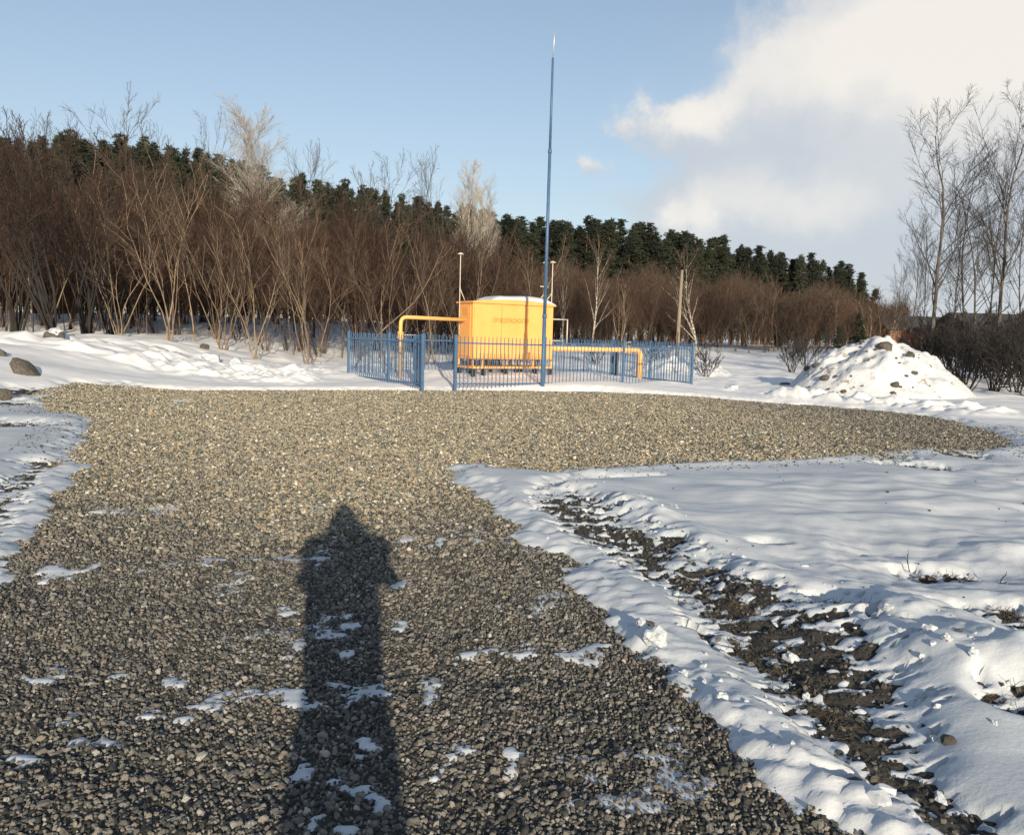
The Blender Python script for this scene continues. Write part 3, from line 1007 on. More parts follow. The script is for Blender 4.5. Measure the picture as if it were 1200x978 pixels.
# right hand wood edge
LAB_R = 'bare brown shrub in the far thicket below the pines to the right of the cabinet'
GRP_R = 'bare shrubs in the far thicket below the pines'
for i in range(85):
    px = rr.uniform(600, 1045)
    Y = rr.uniform(62, 92)
    p = at(px, 400, Y)
    s = rr.uniform(.7, 1.05) * (1.0 - (px - 600) / 1600) * (.9 + .25 * (Y - 62) / 30)
    place('alder', ALD[rr.randrange(5)] if i % 3 else ALT[rr.randrange(4)], (p.x, p.y, hz(p.x, p.y)), s, rr.uniform(0, 6.28), LAB_R, 'shrub', GRP_R)
# front clumps whose stems stand clear at the edge of the thicket
FRONT = [(200, 434, 29.0, 0, 1.02, .2, 'clump of tan stems fanning out of the snow, second snow-free gap left of the fence'),
         (262, 432, 29.6, 1, .96, 1.1, 'broad tan clump with a kinked stem, between the fan of stems and the forked clump'),
         (300, 434, 29.2, 2, .9, 2.2, 'slim tan clump rising straight between the two white snow lumps and the fence'),
         (362, 438, 28.2, 3, .98, 3.3, 'tan forked clump nearest to the left end of the blue fence'),
         (140, 415, 31.0, 1, 1.0, 4.0, 'tan clump with dark feet standing behind the left snow bank'),
         (455, 425, 30.5, 2, .9, 5.1, 'tan clump rising behind the left bay of the blue fence'),
         (500, 420, 31.5, 3, .82, .7, 'tan clump seen through the open gateway of the fence'),
         (575, 420, 33.0, 0, .8, 1.7, 'low tan clump leaning right above the yellow cabinet roof')]
for px, py, Y, k, s, rz, lab in FRONT:
    p = at(px, py, Y)
    place('alder', ALT[k], (p.x, p.y, hz(p.x, p.y)), s * .84, rz, lab, 'tree')
DRK = [bare(300 + i, 6.6, stems=8, fan=.3, wander=.09, r0=.05, limbs=8, subs=6, twigs=5, t0=.3, ang=.5, Lr=.42, up=.06, tmin=.0065, bark='bark_dark', twig='twig_brown') for i in range(2)]
for px, Y, k, s, rz, tl, lab in [(62, 26.5, 0, 1.0, .3, -.22, 'cluster of dark trunks leaning left at the left end of the thicket'),
                                 (102, 30, 1, .98, 2.0, -.06, 'dark trunk cluster just right of the snow capped boulder'),
                                 (130, 33, 0, .95, 3.1, .05, 'dark many-stemmed alder between the capped boulder and the tan fan of stems'),
                                 (20, 31, 1, 1.05, 4.4, .0, 'dark many-stemmed alder at the left edge of the photo')]:
    p = at(px, 400, Y)
    place('alder', DRK[k], (p.x, p.y, hz(p.x, p.y)), s, rz, lab, 'tree', tilt=(0, tl))
SAP = [bare(440 + i, 6.6, 1, .12, .034, limbs=12, subs=6, twigs=5, t0=.3, ang=.5, Lr=.34, up=.08, tmin=.005, wander=.08, bark='bark_tan', twig='twig_brown') for i in range(4)]
for i in range(60):
    px, Y = rr.uniform(-40, 640), rr.uniform(30.5, 40)
    p = at(px, 400, Y)
    s = rr.uniform(.7, 1.0) * (1.0 if px < 450 else .8)
    r_ = place('sapling', SAP[i % 4], (p.x, p.y, hz(p.x, p.y)), s, rr.uniform(0, 6.28), 'slender tan sapling standing among the bare alders at the front of the left thicket', 'sapling', 'slender saplings at the front of the thicket', tilt=(rr.uniform(-.12, .12), rr.uniform(-.2, .2)))
# the leaning pale stem behind the fence
a = at(408, 440, 27.5)
pts_ = [np.array(at(px, py, Y)) - np.array((a.x, a.y, 0)) for px, py, Y in [(408, 446, 27.5), (425, 414, 27.6), (442, 392, 27.8), (468, 370, 28.0), (488, 352, 28.2), (503, 328, 28.4), (512, 306, 28.6), (522, 284, 28.8)]]
place('leaning_tree', bare(411, 5, 1, r0=.038, limbs=4, subs=4, twigs=3, t0=.7, Lr=.25, bark='bark_tan', twig='twig_tan', stem_paths=[pts_]), (a.x, a.y, 0), 1, 0,
      'bare tree with a thin tan stem leaning far to the right behind the blue fence', 'tree')
# pale tall trees that stand out
PALE = [bare(500 + i, 14, 1, .04, .11, limbs=34, subs=13, twigs=13, t0=.3, ang=.5, Lr=.32, up=.11, tmin=.0048, wander=.035, bark='bark_birch', twig='twig_pale') for i in range(2)]
WISP = [bare(540 + i, 7.2, 1, .06, .07, limbs=14, subs=7, twigs=5, t0=.25, ang=.6, Lr=.5, up=.06, tmin=.0055, wander=.07, bark='bark_brown', twig='twig_grey') for i in range(2)]
MID = [bare(520 + i, 7.2, 1, .06, .1, limbs=22, subs=10, twigs=8, t0=.2, ang=.6, Lr=.46, up=.06, tmin=.0055, wander=.06, bark='bark_birch', twig='twig_tan') for i in range(2)]
for px, top, Y, tm, rz, lab in [(297, 104, 62, PALE[0], 0, 'tall birch with a pale misty crown rising above the left pines'),
                                (549, 182, 66, PALE[1], 1, 'tall pale birch above the thicket between the pale misty crown and the mast'),
                                (575, 205, 70, PALE[0], 2, 'shorter pale birch close beside another, just left of the mast'),
                                ]:
    p = at(px, top, Y)
    z = hz(p.x, p.y)
    s = (p.z - z) / top_of(tm)
    wd_ = 1.65 if px < 400 else 1.0
    place('birch', tm, (p.x, p.y, z), (s * wd_, s * wd_, s), rz, lab, 'tree')
for px, top, Y, tm, rz, wid, lab in [(822, 280, 46, MID[0], 0, 1.0, 'pale bushy bare tree beside the old grey post right of the fence'),
                                     (697, 272, 60, MID[1], .6, .8, 'slender pale bare tree standing before the dark pines right of the mast'),
                                     (664, 285, 58, MID[0], 1.7, .45, 'thin crooked bare tree close to the right of the mast'),
                                     (985, 335, 70, MID[1], 2.4, .6, 'small white stemmed birch in the thicket left of the snow pile top'),
                                     (1046, 340, 66, MID[0], 3.0, .7, 'pale forked birch in the thicket behind the snow pile'),
                                     (455, 175, 52, WISP[1], 4.0, 0.85, 'tall wispy bare tree topping the middle of the thicket'),
                                     (150, 108, 44, WISP[0], 5.0, 0.94, 'tall wispy bare tree reaching highest above the left of the thicket'),
                                     (415, 180, 46, WISP[0], .9, 0.77, 'wispy bare tree topping the thicket above the left end of the fence'),
                                     (95, 130, 43, WISP[1], 2.9, 0.68, 'wispy bare tree above the dark leaning trunks at left'),
                                     (20, 150, 44, WISP[0], 1.1, 0.70, 'fine wispy treetop over the left thicket, leftmost in the photo'),
                                     (62, 128, 46, WISP[1], 2.1, 0.60, 'fine wispy treetop over the left thicket, second from the left edge'),
                                     (205, 140, 46, WISP[0], 3.1, 0.60, 'fine wispy treetop over the left thicket, left of the misty birch crown'),
                                     (245, 125, 48, WISP[1], 4.1, 0.60, 'fine wispy treetop over the left thicket, touching the left side of the misty birch crown'),
                                     (345, 160, 46, WISP[1], 5.1, 0.70, 'fine wispy treetop over the left thicket, touching the right side of the misty birch crown'),
                                     (485, 165, 48, WISP[0], 0.1, 0.55, 'fine wispy treetop over the left thicket, midway between fence and mast'),
                                     (520, 172, 50, WISP[1], 1.9, 0.55, 'fine wispy treetop over the left thicket, just left of the second pale birch'),
                                     (178, 150, 47, WISP[1], 2.7, 0.55, 'fine wispy treetop over the left thicket, between two higher tips above the pines'),
                                     (370, 165, 45, WISP[1], 3.4, 0.77, 'wispy bare tree just right of the tall birch with the pale misty crown')]:
    p = at(px, top, Y)
    z = hz(p.x, p.y)
    s = (p.z - z) / top_of(tm)
    place('bare_tree', tm, (p.x, p.y, z), (s * wid, s * wid, s), rz, lab, 'tree')
# right hand stand of tall trees
TALL = [bare(600 + i, 14, 1, .03, .10, limbs=20, subs=9, twigs=7, t0=.26, ang=.62, Lr=.4, up=.07, tmin=.006, wander=.06, bark='bark_grey', twig='twig_dark') for i in range(3)]
for px, top, Y, k, rz, wid, lab in [(1112, 108, 40, 0, .4, 1.35, 'tallest bare tree of the right hand stand, its crown widest and leftmost'),
                                    (1150, 165, 41, 1, 1.2, 1.0, 'slim bare tree just right of the tallest one in the right hand stand'),
                                    (1166, 190, 43, 2, 2.2, 1.0, 'shorter bare tree in the middle of the right hand stand'),
                                    (1200, 80, 39, 0, 3.3, 1.2, 'tall bare tree cut by the right edge of the photo'),
                                    (1076, 255, 46, 1, 4.3, .8, 'low bare tree behind the right slope of the snow pile'),
                                    (1132, 215, 46, 2, .9, .8, 'lower bare tree between the tallest one and the slim one of the right stand'),
                                    (1180, 150, 47, 0, 2.6, .8, 'bare tree behind the middle of the right hand stand, left of the edge tree'),
                                    (1095, 235, 50, 2, 3.7, .7, 'low thin bare tree just left of the tallest one in the right stand'),
                                    (1218, 190, 45, 1, 1.6, .9, 'bare tree partly outside the right edge behind the edge tree'),
                                    (1060, 290, 52, 0, 5.1, .7, 'lowest bare tree behind the crest of the snow pile'),
                                    (1255, 70, 42, 2, 5.3, .9, 'tall bare tree just beyond the right edge of the photo')]:
    p = at(px, top, Y)
    z = hz(p.x, p.y)
    s = (p.z - z) / top_of(TALL[k])
    place('tall_tree', TALL[k], (p.x, p.y, z), (s * wid, s * wid, s), rz, lab, 'tree')
BUSH = [bare(700 + i, 2.2, stems=9, fan=.75, r0=.025, limbs=6, subs=5, twigs=4, t0=.15, ang=.6, Lr=.5, up=.06, tmin=.007, bark='bark_dark', twig='twig_dark') for i in range(3)]
for px, py, Y, k, s, rz, lab in [(1135, 445, 29, 0, 1.1, 0, 'dark bush at the right foot of the snow pile'), (1165, 442, 30, 1, 1.15, 1, 'dark bush at the foot of the slim tree of the right hand stand'),
                                 (1195, 445, 29, 2, 1.2, 2, 'dark bush cut by the right edge of the photo'), (1110, 425, 34, 1, 1.2, 3, 'dark bush under the tallest tree, behind the snow pile'),
                                 (1150, 420, 36, 0, 1.3, 4, 'tall dark bush behind the front bushes of the right hand stand'), (1185, 420, 37, 2, 1.2, 5, 'tall dark bush before the dark house'),
                                 (1225, 430, 32, 0, 1.4, 2.5, 'dark bush just past the right edge of the photo'),
                                 (928, 432, 40, 1, .9, 1.5, 'small dark bush in the snow left of the snow pile'), (945, 428, 44, 2, 1.1, .5, 'upright reddish bush behind the small bush left of the pile'),
                                 (828, 440, 33, 0, .62, .9, 'small dry bush at the right end of the blue fence'), (1090, 410, 44, 0, 1.3, 5.5, 'dark bush behind the crest of the snow pile'),
                                 (1128, 432, 33, 1, 1.4, 1.2, 'broad dark bush between the tallest tree and the snow pile'), (1175, 430, 33, 0, 1.25, 2.7, 'dense dark bush under the middle trees of the right hand stand'),
                                 (1210, 425, 35, 1, 1.5, .3, 'dark bush before the right end of the dark house roof'), (1140, 415, 39, 2, 1.5, 3.9, 'tall dark thicket bush left of the dark house'),
                                 (1165, 412, 41, 1, 1.35, 5.9, 'tall dark thicket bush before the left half of the dark house'), (1195, 410, 42, 0, 1.3, 1.9, 'tall dark thicket bush before the right end of the dark house'),
                                 (1112, 412, 43, 2, 1.3, 4.9, 'dark bush before the low red-brown shed'), (1215, 448, 27, 1, 1.2, 3.3, 'low dark bush at the right edge nearest the road'),
                                 (700, 420, 42, 1, .9, 3.5, 'dry bush behind the rear corner of the fence'), (770, 418, 43, 2, .9, 4.5, 'dry bush behind the right end of the yellow pipe')]:
    p = at(px, py, Y)
    place('bush', BUSH[k], (p.x, p.y, hz(p.x, p.y)), s, rz, lab, 'bush')
# cut branches lying at the foot of the right hand stand
for i, (px, py, L, rz, lab) in enumerate([(1120, 446, 2.2, 2.9, 'fallen branch lying on the right foot of the snow pile'), (1160, 458, 2.4, .2, 'fallen branch lying in front of the dark bushes'), (1195, 452, 2.0, -.6, 'fallen branch cut by the right edge of the photo')]):
    p = ground(px, py)
    rg = np.random.default_rng(40 + i)
    P = path(rg, (0, 0, .08), (1, .1, .12), L, 10, .08, -.01)
    R = np.linspace(.035, .008, 10)
    l1 = sub(rg, P, R, 9, .15, .6, .4, 5, .1, .01, .6, .008)
    l2 = []
    for a, b in l1:
        l2 += sub(rg, a, b, 4, .2, .6, .5, 3, .1, .01, .6, .006)
    o = obj('fallen_branch', pack('fallen_branch', [([(P, R)], 5), (l1, 3), (l2, 3)], M['bark_dark']))
    o.location = (p.x, p.y, hz(p.x, p.y))
    o.rotation_euler = (0, 0, rz)
    tag(o, lab, 'branch')


# pines
def pine(seed, H):
    rg = np.random.default_rng(seed)
    P = path(rg, (0, 0, -.2), (0, 0, 1), H, 10, .012, .02)
    R = np.linspace(.17, .03, 10)
    br, C, Sz = [], [], []
    z = .2 * H
    while z < H * .985:
        tt = z / H
        prof = (1 - tt) ** 1.0 * 3.5 * min(1, .5 + (tt - .2) * 3.2) + .22
        for q in range(rg.integers(3, 6)):
            L = prof * rg.uniform(.55, 1.12)
            a = rg.uniform(0, 6.283)
            upa = rg.uniform(.05, .35) + .7 * max(0, tt - .6)
            d = np.array((math.cos(a) * math.cos(upa), math.sin(a) * math.cos(upa), math.sin(upa)))
            ctr = np.array((np.interp(z, P[:, 2], P[:, 0]), np.interp(z, P[:, 2], P[:, 1]), z))
            b = path(rg, ctr, d, L, 5, .12, .05)
            br.append((b, np.linspace(.04, .012, 5)))
            for kq in range(int(5 + L * 8)):
                f_ = rg.uniform(.32, 1.05) * 4
                i_ = int(min(f_, 3))
                c = b[i_] + (b[i_ + 1] - b[i_]) * (f_ - i_)
                C.append(c + rg.normal(0, .17, 3))
                Sz.append(rg.uniform(.2, .38))
        z += rg.uniform(.32, .55)
    C.append(P[-1])
    Sz.append(.5)
    C, Sz = np.array(C), np.array(Sz)
    k = 11
    D = rg.normal(0, 1, (len(C), k, 3))
    D[:, :, 2] = np.abs(D[:, :, 2]) * .9 - .15
    D /= np.linalg.norm(D, axis=2, keepdims=True)
    U = np.cross(D, rg.normal(0, 1, D.shape))
    U /= np.linalg.norm(U, axis=2, keepdims=True)
    wd = Sz[:, None, None] * .17
    base = C[:, None] + D * Sz[:, None, None] * .1
    V = np.stack([base + U * wd, base - U * wd, C[:, None] + D * Sz[:, None, None]], 2).reshape(-1, 3)
    T = np.arange(len(V)).reshape(-1, 3)
    tm = pack('trunk', [([(P, R)], 7), (br, 3)], M['bark_pine'])
    cm = npmesh('crown', V, T, False)
    cm.materials.append(M['needle'])
    return tm, cm


PINES = [pine(800 + i, 15.0) for i in range(5)]
TOPL = [(-120, 165), (0, 166), (40, 165), (80, 158), (120, 166), (165, 160), (215, 178), (250, 186), (330, 205), (380, 214), (410, 212), (450, 228), (520, 238), (590, 252), (625, 254), (655, 258), (700, 256), (745, 258),
        (790, 274), (850, 280), (900, 292), (950, 300), (990, 304), (1012, 318), (1028, 345)]
LAB_P = 'dark green pine standing in the wood behind the bare thicket'
GRP_P = 'pines of the wood along the skyline'
tx, ty_ = [a for a, _ in TOPL], [b for _, b in TOPL]


def pine_depth(px):
    return np.interp(px, [-120, 0, 300, 600, 800, 1030], [66, 70, 82, 96, 112, 130])


for row in range(3):
    px = -120 + row * 7
    while px < 1026 - row * 6:
        Y = pine_depth(px) + row * 4.5 + rr.uniform(-1.5, 1.5)
        top = np.interp(px, tx, ty_) + (rr.uniform(-7, 12) if px < 560 else rr.uniform(-4, 8)) + row * 1.5 + (rr.uniform(0, 20) if rr.random() < .3 else 0)
        p = at(px, top, Y)
        z = hz(p.x, p.y)
        s = max(.35, (p.z - z) / 15.0)
        wid = rr.uniform(.85, 1.15) * (1.0 if px < 560 else 1.32)
        place('pine_tree', PINES[rr.randrange(5)], (p.x, p.y, z), (s * wid, s * wid, s), rr.uniform(0, 6.28), LAB_P, 'pine tree', GRP_P)
        px += rr.uniform(9.6, 14.5)
for px, top, Y, lab in [(1008, 372, 60, 'low dark evergreen bush in front of the far thicket, left of the snow pile top'), (983, 385, 64, 'smaller dark evergreen left of the low one near the snow pile'),
                        (725, 395, 62, 'small dark evergreen at the foot of the thicket behind the yellow pipe'), (915, 360, 72, 'dark evergreen in the middle of the far thicket')]:
    p = at(px, top, Y)
    z = hz(p.x, p.y)
    s = (p.z - z) / 15.0
    place('pine_tree', PINES[1], (p.x, p.y, z - .3 * 15 * s * .6), (s * 1.9, s * 1.9, s * 1.3), rr.uniform(0, 6), lab, 'evergreen')


# brown brushwood filling the thicket: nobody could count it
def brush(name, n, area, zr, L, r, mat, label, seed):
    rg = np.random.default_rng(seed)
    P3, R3 = [], []
    Pn = np.zeros((n, 4, 3))
    for i in range(n):
        x, y, hgt = area(rg)
        z0 = hz_fast(x, y)
        zz = z0 + zr[0] + (hgt - zr[0]) * rg.random() ** .8
        d = np.array((rg.normal(0, .42), rg.normal(0, .42), 1.0))
        Pn[i] = path(rg, (x, y, zz), d, L * rg.uniform(.5, 1.2), 4, .13, .02)
    Rn = np.linspace(1, .35, 4)[None] * r * rg.uniform(.6, 1.3, n)[:, None]
    V, Q = tubes_np(Pn, Rn, 3)
    o = obj(name, npmesh(name, V, Q, True), None, M[mat])
    return tag(o, label, 'brushwood', kind='stuff')


def hz_fast(x, y):
    i = min(max(int(np.searchsorted(XS, x)), 0), len(XS) - 1)
    j = min(max(int(np.searchsorted(YS, y)), 0), len(YS) - 1)
    return Sh[j, i]


def area_l(rg):
    while True:
        px, Y = rg.uniform(-150, 625), rg.uniform(37, 66)
        if px < 600 - (Y - 37) * .3:
            p = at(px, 400, Y)
            hh = np.interp(px, [-150, 300, 480, 620], [6.3, 6.4, 5.9, 4.6]) * (.85 + .15 * math.sin(px * .05) + .12 * math.sin(px * .13))
            return p.x, p.y, hh


def area_r(rg):
    px, Y = rg.uniform(590, 1060), rg.uniform(70, 96)
    p = at(px, 400, Y)
    hh = np.interp(px, [590, 700, 900, 1060], [6.8, 6.4, 5.6, 4.0]) * (.85 + .15 * math.sin(px * .06))
    return p.x, p.y, hh


brush('brushwood', 52000, area_l, (.45, 8), 1.6, .010, 'twig_brown', 'dense brown mass of twigs filling the left thicket', 1)
brush('brushwood', 36000, area_r, (.3, 8), 1.8, .016, 'twig_far', 'dense brown mass of twigs filling the far thicket below the pines', 2)



def area_b(rg):
    px, Y = rg.uniform(-150, 640), rg.uniform(60, 74)
    p = at(px, 400, Y)
    return p.x, p.y, 3.2


brush('brushwood', 14000, area_b, (0, 3), 1.5, .022, 'twig_brown', 'brown undergrowth at the foot of the left pines behind the thicket', 3)

# ------------------------------------------------------------------ fenced gas cabinet
ANG = math.atan2(.54, .84)
U2, V2 = np.array((.8412, .5408)), np.array((-.5408, .8412))
P0 = np.array((-2.38, 21.2))


def enc(u, v):
    return P0 + U2 * u + V2 * v


FL, FD = 9.75, 4.05
fence = empty('picket_fence', (P0[0], P0[1], 0), ANG, label='blue steel picket fence enclosing the yellow cabinet with an open gateway', cat='fence')


def fz(u, v):
    p = enc(u, v)
    return hz(p[0], p[1])


ZB = lambda u, v: -.02 - .06 * (u / FL) * (1 - v / FD * .5)
PH = 1.5


def bay(a, b):
    A, B = np.array(a), np.array(b)
    L = np.hypot(*(B - A))
    za, zb = ZB(*a), ZB(*b)
    d = (B - A) / L
    nrm = np.array((-d[1], d[0]))
    mb = MB()
    n = max(2, int(round(L / .125)))

    def bar(p, q, hw, hh):
        c = (p + q) / 2
        e = q - p
        le = np.linalg.norm(e)
        Mx = Matrix.Translation(c) @ Matrix.Rotation(math.atan2(e[1], e[0]), 4, 'Z') @ Matrix.Rotation(-math.atan2(e[2], np.hypot(e[0], e[1])), 4, 'Y')
        mb.box((-le / 2, -hw, -hh), (le / 2, hw, hh), M=Mx)
    for zz in (.22, 1.32):
        bar(np.array((*(A + d * .03), za + zz)), np.array((*(B - d * .03), zb + zz)), .016, .02)
    for i in range(1, n):
        tt = i / n
        p = A + (B - A) * tt + nrm * (-.027)
        z = za + (zb - za) * tt
        Mx = Matrix.Translation((p[0], p[1], 0)) @ Matrix.Rotation(math.atan2(d[1], d[0]), 4, 'Z')
        mb.box((-.0085, -.0085, z + .1), (.0085, .0085, z + PH), M=Mx)
    return mb.build('panel', M['blue'], fence)


def post(u, v, w_=.032, foot=False, h=PH + .03):
    z = ZB(u, v)
    mb = MB()
    mb.box((u - w_, v - w_, z - .25), (u + w_, v + w_, z + h), .006)
    mb.box((u - w_ - .006, v - w_ - .006, z + h), (u + w_ + .006, v + w_ + .006, z + h + .015))
    p = mb.build('post', M['blue'], fence)
    if foot:
        f_ = MB()
        f_.box((u - .17, v - .16, z - .16), (u + .15, v + .14, z + .03), .02)
        f_.build('footing', M['black'], p)
    return p


GATE = .98
front = [(GATE, 0), (GATE + 2.92, 0), (GATE + 5.85, 0), (FL, 0)]
left = [(0, 0), (-.19, FD * .42), (-.45, FD)]
rear = [(-.45, FD), (FL * .33, FD), (FL * .66, FD), (FL, FD)]
right = [(FL, FD), (FL, FD * .5), (FL, 0)]
for seq in (front, left, rear, right):
    for a_, b_ in zip(seq[:-1], seq[1:]):
        bay(a_, b_)
for u, v, w_, ft in [(0, 0, .04, True), (GATE, 0, .04, False), (GATE + 2.92, 0, .025, True), (GATE + 5.85, 0, .032, False), (FL, 0, .036, True), (-.19, FD * .42, .03, True), (-.45, FD, .036, True),
                     (FL * .33, FD, .03, False), (FL * .66, FD, .03, False), (FL, FD, .036, False), (FL, FD * .5, .03, False)]:
    post(u, v, w_, ft)
# gate leaf swung inwards
ga = rad(76)
gmb = MB()
gx, gy = math.cos(ga), math.sin(ga)
for tt in (.06, .93):
    gmb.box((gx * tt - .018, gy * tt - .018, .1), (gx * tt + .018, gy * tt + .018, 1.46))
for zz in (.2, 1.32):
    gmb.tube([(gx * .06, gy * .06, zz), (gx * .93, gy * .93, zz)], .018, 4)
for i in range(1, 7):
    tt = .06 + .87 * i / 7
    gmb.box((gx * tt - .0085, gy * tt - .0085, .12), (gx * tt + .0085, gy * tt + .0085, 1.48))
gate = gmb.build('gate', M['blue'], fence)
hmb = MB()
hmb.tube([(gx * .9 + .02, gy * .9 + .02, .85), (gx * .9 + .09, gy * .9 + .04, .85)], .012, 6)
hmb.build('handle', M['black'], gate)

# mast
b = at(635.5, 454, 22.95)
zt = at(648, 68, 22.95)
mast = empty('lightning_mast', (b.x, b.y, 0), 0, label='very tall thin blue lightning mast beside the yellow cabinet', cat='mast')
MH = zt.z
lean = (zt.x - b.x) * .8 - 0
tx_ = [0, lean * .22, lean * .6, lean]
mb = MB()
mb.tube([(0, 0, -.3), (tx_[1], 0, 2.1)], [.062, .055], 12)
mb.tube([(tx_[1], 0, 2.1), (tx_[2], 0, 6.6)], [.05, .042], 12)
mb.tube([(tx_[2], 0, 6.6), (tx_[3], 0, MH)], [.036, .03], 12)
mb.build('pole', M['blue'], mast, True)
mb = MB()
mb.tube([(tx_[3], 0, MH - .05), (tx_[3] + .02, 0, MH + .45), (tx_[3] + .03, 0, MH + 1.0)], [.014, .011, .006], 8)
mb.build('rod', M['steel'], mast, True)
mb = MB()
for zz, rr_ in ((2.1, .066), (6.6, .052)):
    xx = np.interp(zz, [0, 2.1, 6.6, MH], tx_)
    mb.tube([(xx, 0, zz - .06), (xx, 0, zz + .05)], rr_, 12)
mb.build('collar', M['blue'], mast, True)
mb = MB()
mb.box((-.14, -.14, -.1), (.14, .14, .06), .01)
mb.build('base_plate', M['blue'], mast)

# cabinet
FC = np.array((-1.24, 24.3))
cab = empty('gas_cabinet', (FC[0], FC[1], 0), ANG, label='bright yellow gas regulator cabinet on short legs with orange lettering', cat='cabinet')
CL, CW, Z0, Z1 = 2.93, .92, .78, 2.48
mb = MB()
mb.box((0, 0, Z0), (CL, CW, Z1), .02)
body = mb.build('body', M['yellow'], cab)
for x0, x1 in ((.03, .985), (1.0, 1.94), (1.955, 2.90)):
    mb = MB()
    mb.box((x0, -.028, Z0 + .05), (x1, -.002, Z1 - .06), .008)
    d_ = mb.build('door', M['yellow'], cab)
mb = MB()
mb.box((-.027, .12, Z0 + .08), (-.002, CW - .12, Z1 - .1), .008)
mb.build('side_door', M['yellow'], cab)
# slats of the ventilation grille on the side door
mb = MB()
for k in range(6):
    mb.box((-.04, .25, 2.1 + k * .04), (-.0275, .6, 2.118 + k * .04))
mb.build('grille', M['yellow'], cab)
# arched roof
mb = MB()
nx = 24
prof = lambda q: .02 + .10 * math.sin(math.pi * np.clip(q, 0, 1)) ** .8
V, Q = [], []
for i in range(nx + 1):
    q = i / nx
    x_ = -.05 + (CL + .1) * q
    zt_ = Z1 + prof(q)
    V += [(x_, -.06, Z1 - .02), (x_, -.06, zt_), (x_, CW + .06, zt_), (x_, CW + .06, Z1 - .02)]
for i in range(nx):
    a_ = i * 4
    Q += [(a_, a_ + 4, a_ + 5, a_ + 1), (a_ + 1, a_ + 5, a_ + 6, a_ + 2), (a_ + 2, a_ + 6, a_ + 7, a_ + 3), (a_ + 3, a_ + 7, a_ + 4, a_)]
Q += [(0, 1, 2, 3), (nx * 4 + 3, nx * 4 + 2, nx * 4 + 1, nx * 4)]
mb.add(V, Q)
mb.build('roof', M['yellow'], cab)
# snow on the roof
n1, n2 = 40, 14
V, Q = [], []
for i in range(n1 + 1):
    for j in range(n2 + 1):
        q, r_ = i / n1, j / n2
        x_ = .62 + (CL - .58) * q
        y_ = -.075 + (CW + .15) * r_
        th = .14 * min(1, q * 7, (1 - q) * 9) ** .6 * min(1, r_ * 5 + .25, (1 - r_) * 5 + .25) ** .5
        th *= 1 + .25 * math.sin(x_ * 3.1 + 1) * .6
        V.append((x_, y_, Z1 + prof((x_ + .05) / (CL + .1)) - .004 + th))
for i in range(n1):
    for j in range(n2):
        a_ = i * (n2 + 1) + j
        Q.append((a_, a_ + n2 + 1, a_ + n2 + 2, a_ + 1))
nb = len(V)
for i in range(n1 + 1):
    for j in (0, n2):
        x_, y_, _ = V[i * (n2 + 1) + j]
        V.append((x_, y_, Z1 + prof((x_ + .05) / (CL + .1)) - .006))
for i in range(n1):
    for s_, j in ((0, 0), (1, n2)):
        a_, b_ = i * (n2 + 1) + j, (i + 1) * (n2 + 1) + j
        c_, d_ = nb + 2 * i + s_, nb + 2 * (i + 1) + s_
        Q.append((a_, c_, d_, b_) if s_ == 0 else (b_, d_, c_, a_))
so = obj('roof_snow', npmesh('roof_snow', V, np.array(Q), True), None, M['snow'])
so.location, so.rotation_euler = (FC[0], FC[1], 0), (0, 0, ANG)
tag(so, 'thick white layer of snow lying on the yellow cabinet roof', 'snow')
# lettering
cu = bpy.data.curves.new('lettering', 'FONT')
cu.body = 'ОГНЕОПАСНО-ГАЗ'
cu.size, cu.extrude, cu.align_x, cu.offset = .185, .002, 'CENTER', .005
to = bpy.data.objects.new('tmp', cu)
COL.objects.link(to)
dg = bpy.context.evaluated_depsgraph_get()
lm = bpy.data.meshes.new_from_object(to.evaluated_get(dg))
bpy.data.objects.remove(to)
co = np.zeros(len(lm.vertices) * 3, np.float32)
lm.vertices.foreach_get('co', co)
co = co.reshape(-1, 3)
wdt = np.ptp(co[:, 0])
xs_ = 1.3 / wdt
lo = obj('lettering', lm, cab, M['orange'])
lo.scale = (xs_, 1.0, 1.0)
lo.rotation_euler = (math.pi / 2, 0, 0)
lo.location = (1.34, -.0325, 1.90)
# base frame, posts, feet
mb = MB()
for y_ in (.03, CW - .03):
    mb.box((0, y_ - .03, .50), (CL, y_ + .03, .57), .006)
for x_ in (.03, CL - .03):
    mb.box((x_ - .03, .06, .503), (x_ + .03, CW - .06, .567), .006)
mb.build('base_frame', M['yellow'], cab)
for y_ in (.03, CW - .03):
    for x_ in (.03, .38, 1.15, 1.9, 2.2, CL - .03):
        mb = MB()
        mb.box((x_ - .022, y_ - .022, .57), (x_ + .022, y_ + .022, Z0 + .004))
        mb.build('upright', M['yellow'], cab)
    for x_ in (.06, .42, 1.2, 1.6, 2.3, CL - .06):
        mb = MB()
        mb.box((x_ - .05, y_ - .06, .06), (x_ + .05, y_ + .06, .50), .012)
        mb.build('foot', M['black'], cab)
mb = MB()
mb.box((CL + .002, .1, 1.85), (CL + .06, .5, 2.35), .01)
mb.build('meter_box', M['yellow'], cab)


def vent(x_, y_, z0, z1, brace):
    mb = MB()
    mb.tube([(x_, y_, z0), (x_, y_, z1)], .015, 8)
    p = mb.build('vent_pipe', M['cream'], cab, True)
    mb = MB()
    mb.tube([(x_, y_, z1 - .01), (x_, y_, z1 + .02), (x_, y_, z1 + .05)], [.1, .08, .02], 12)
    mb.build('cap', M['cream'], p, True)
    mb = MB()
    mb.tube([(x_, y_, Z1 + .42), (x_ + brace, y_, Z1 + .06)], .014, 6)
    mb.build('brace', M['cream'], p, True)


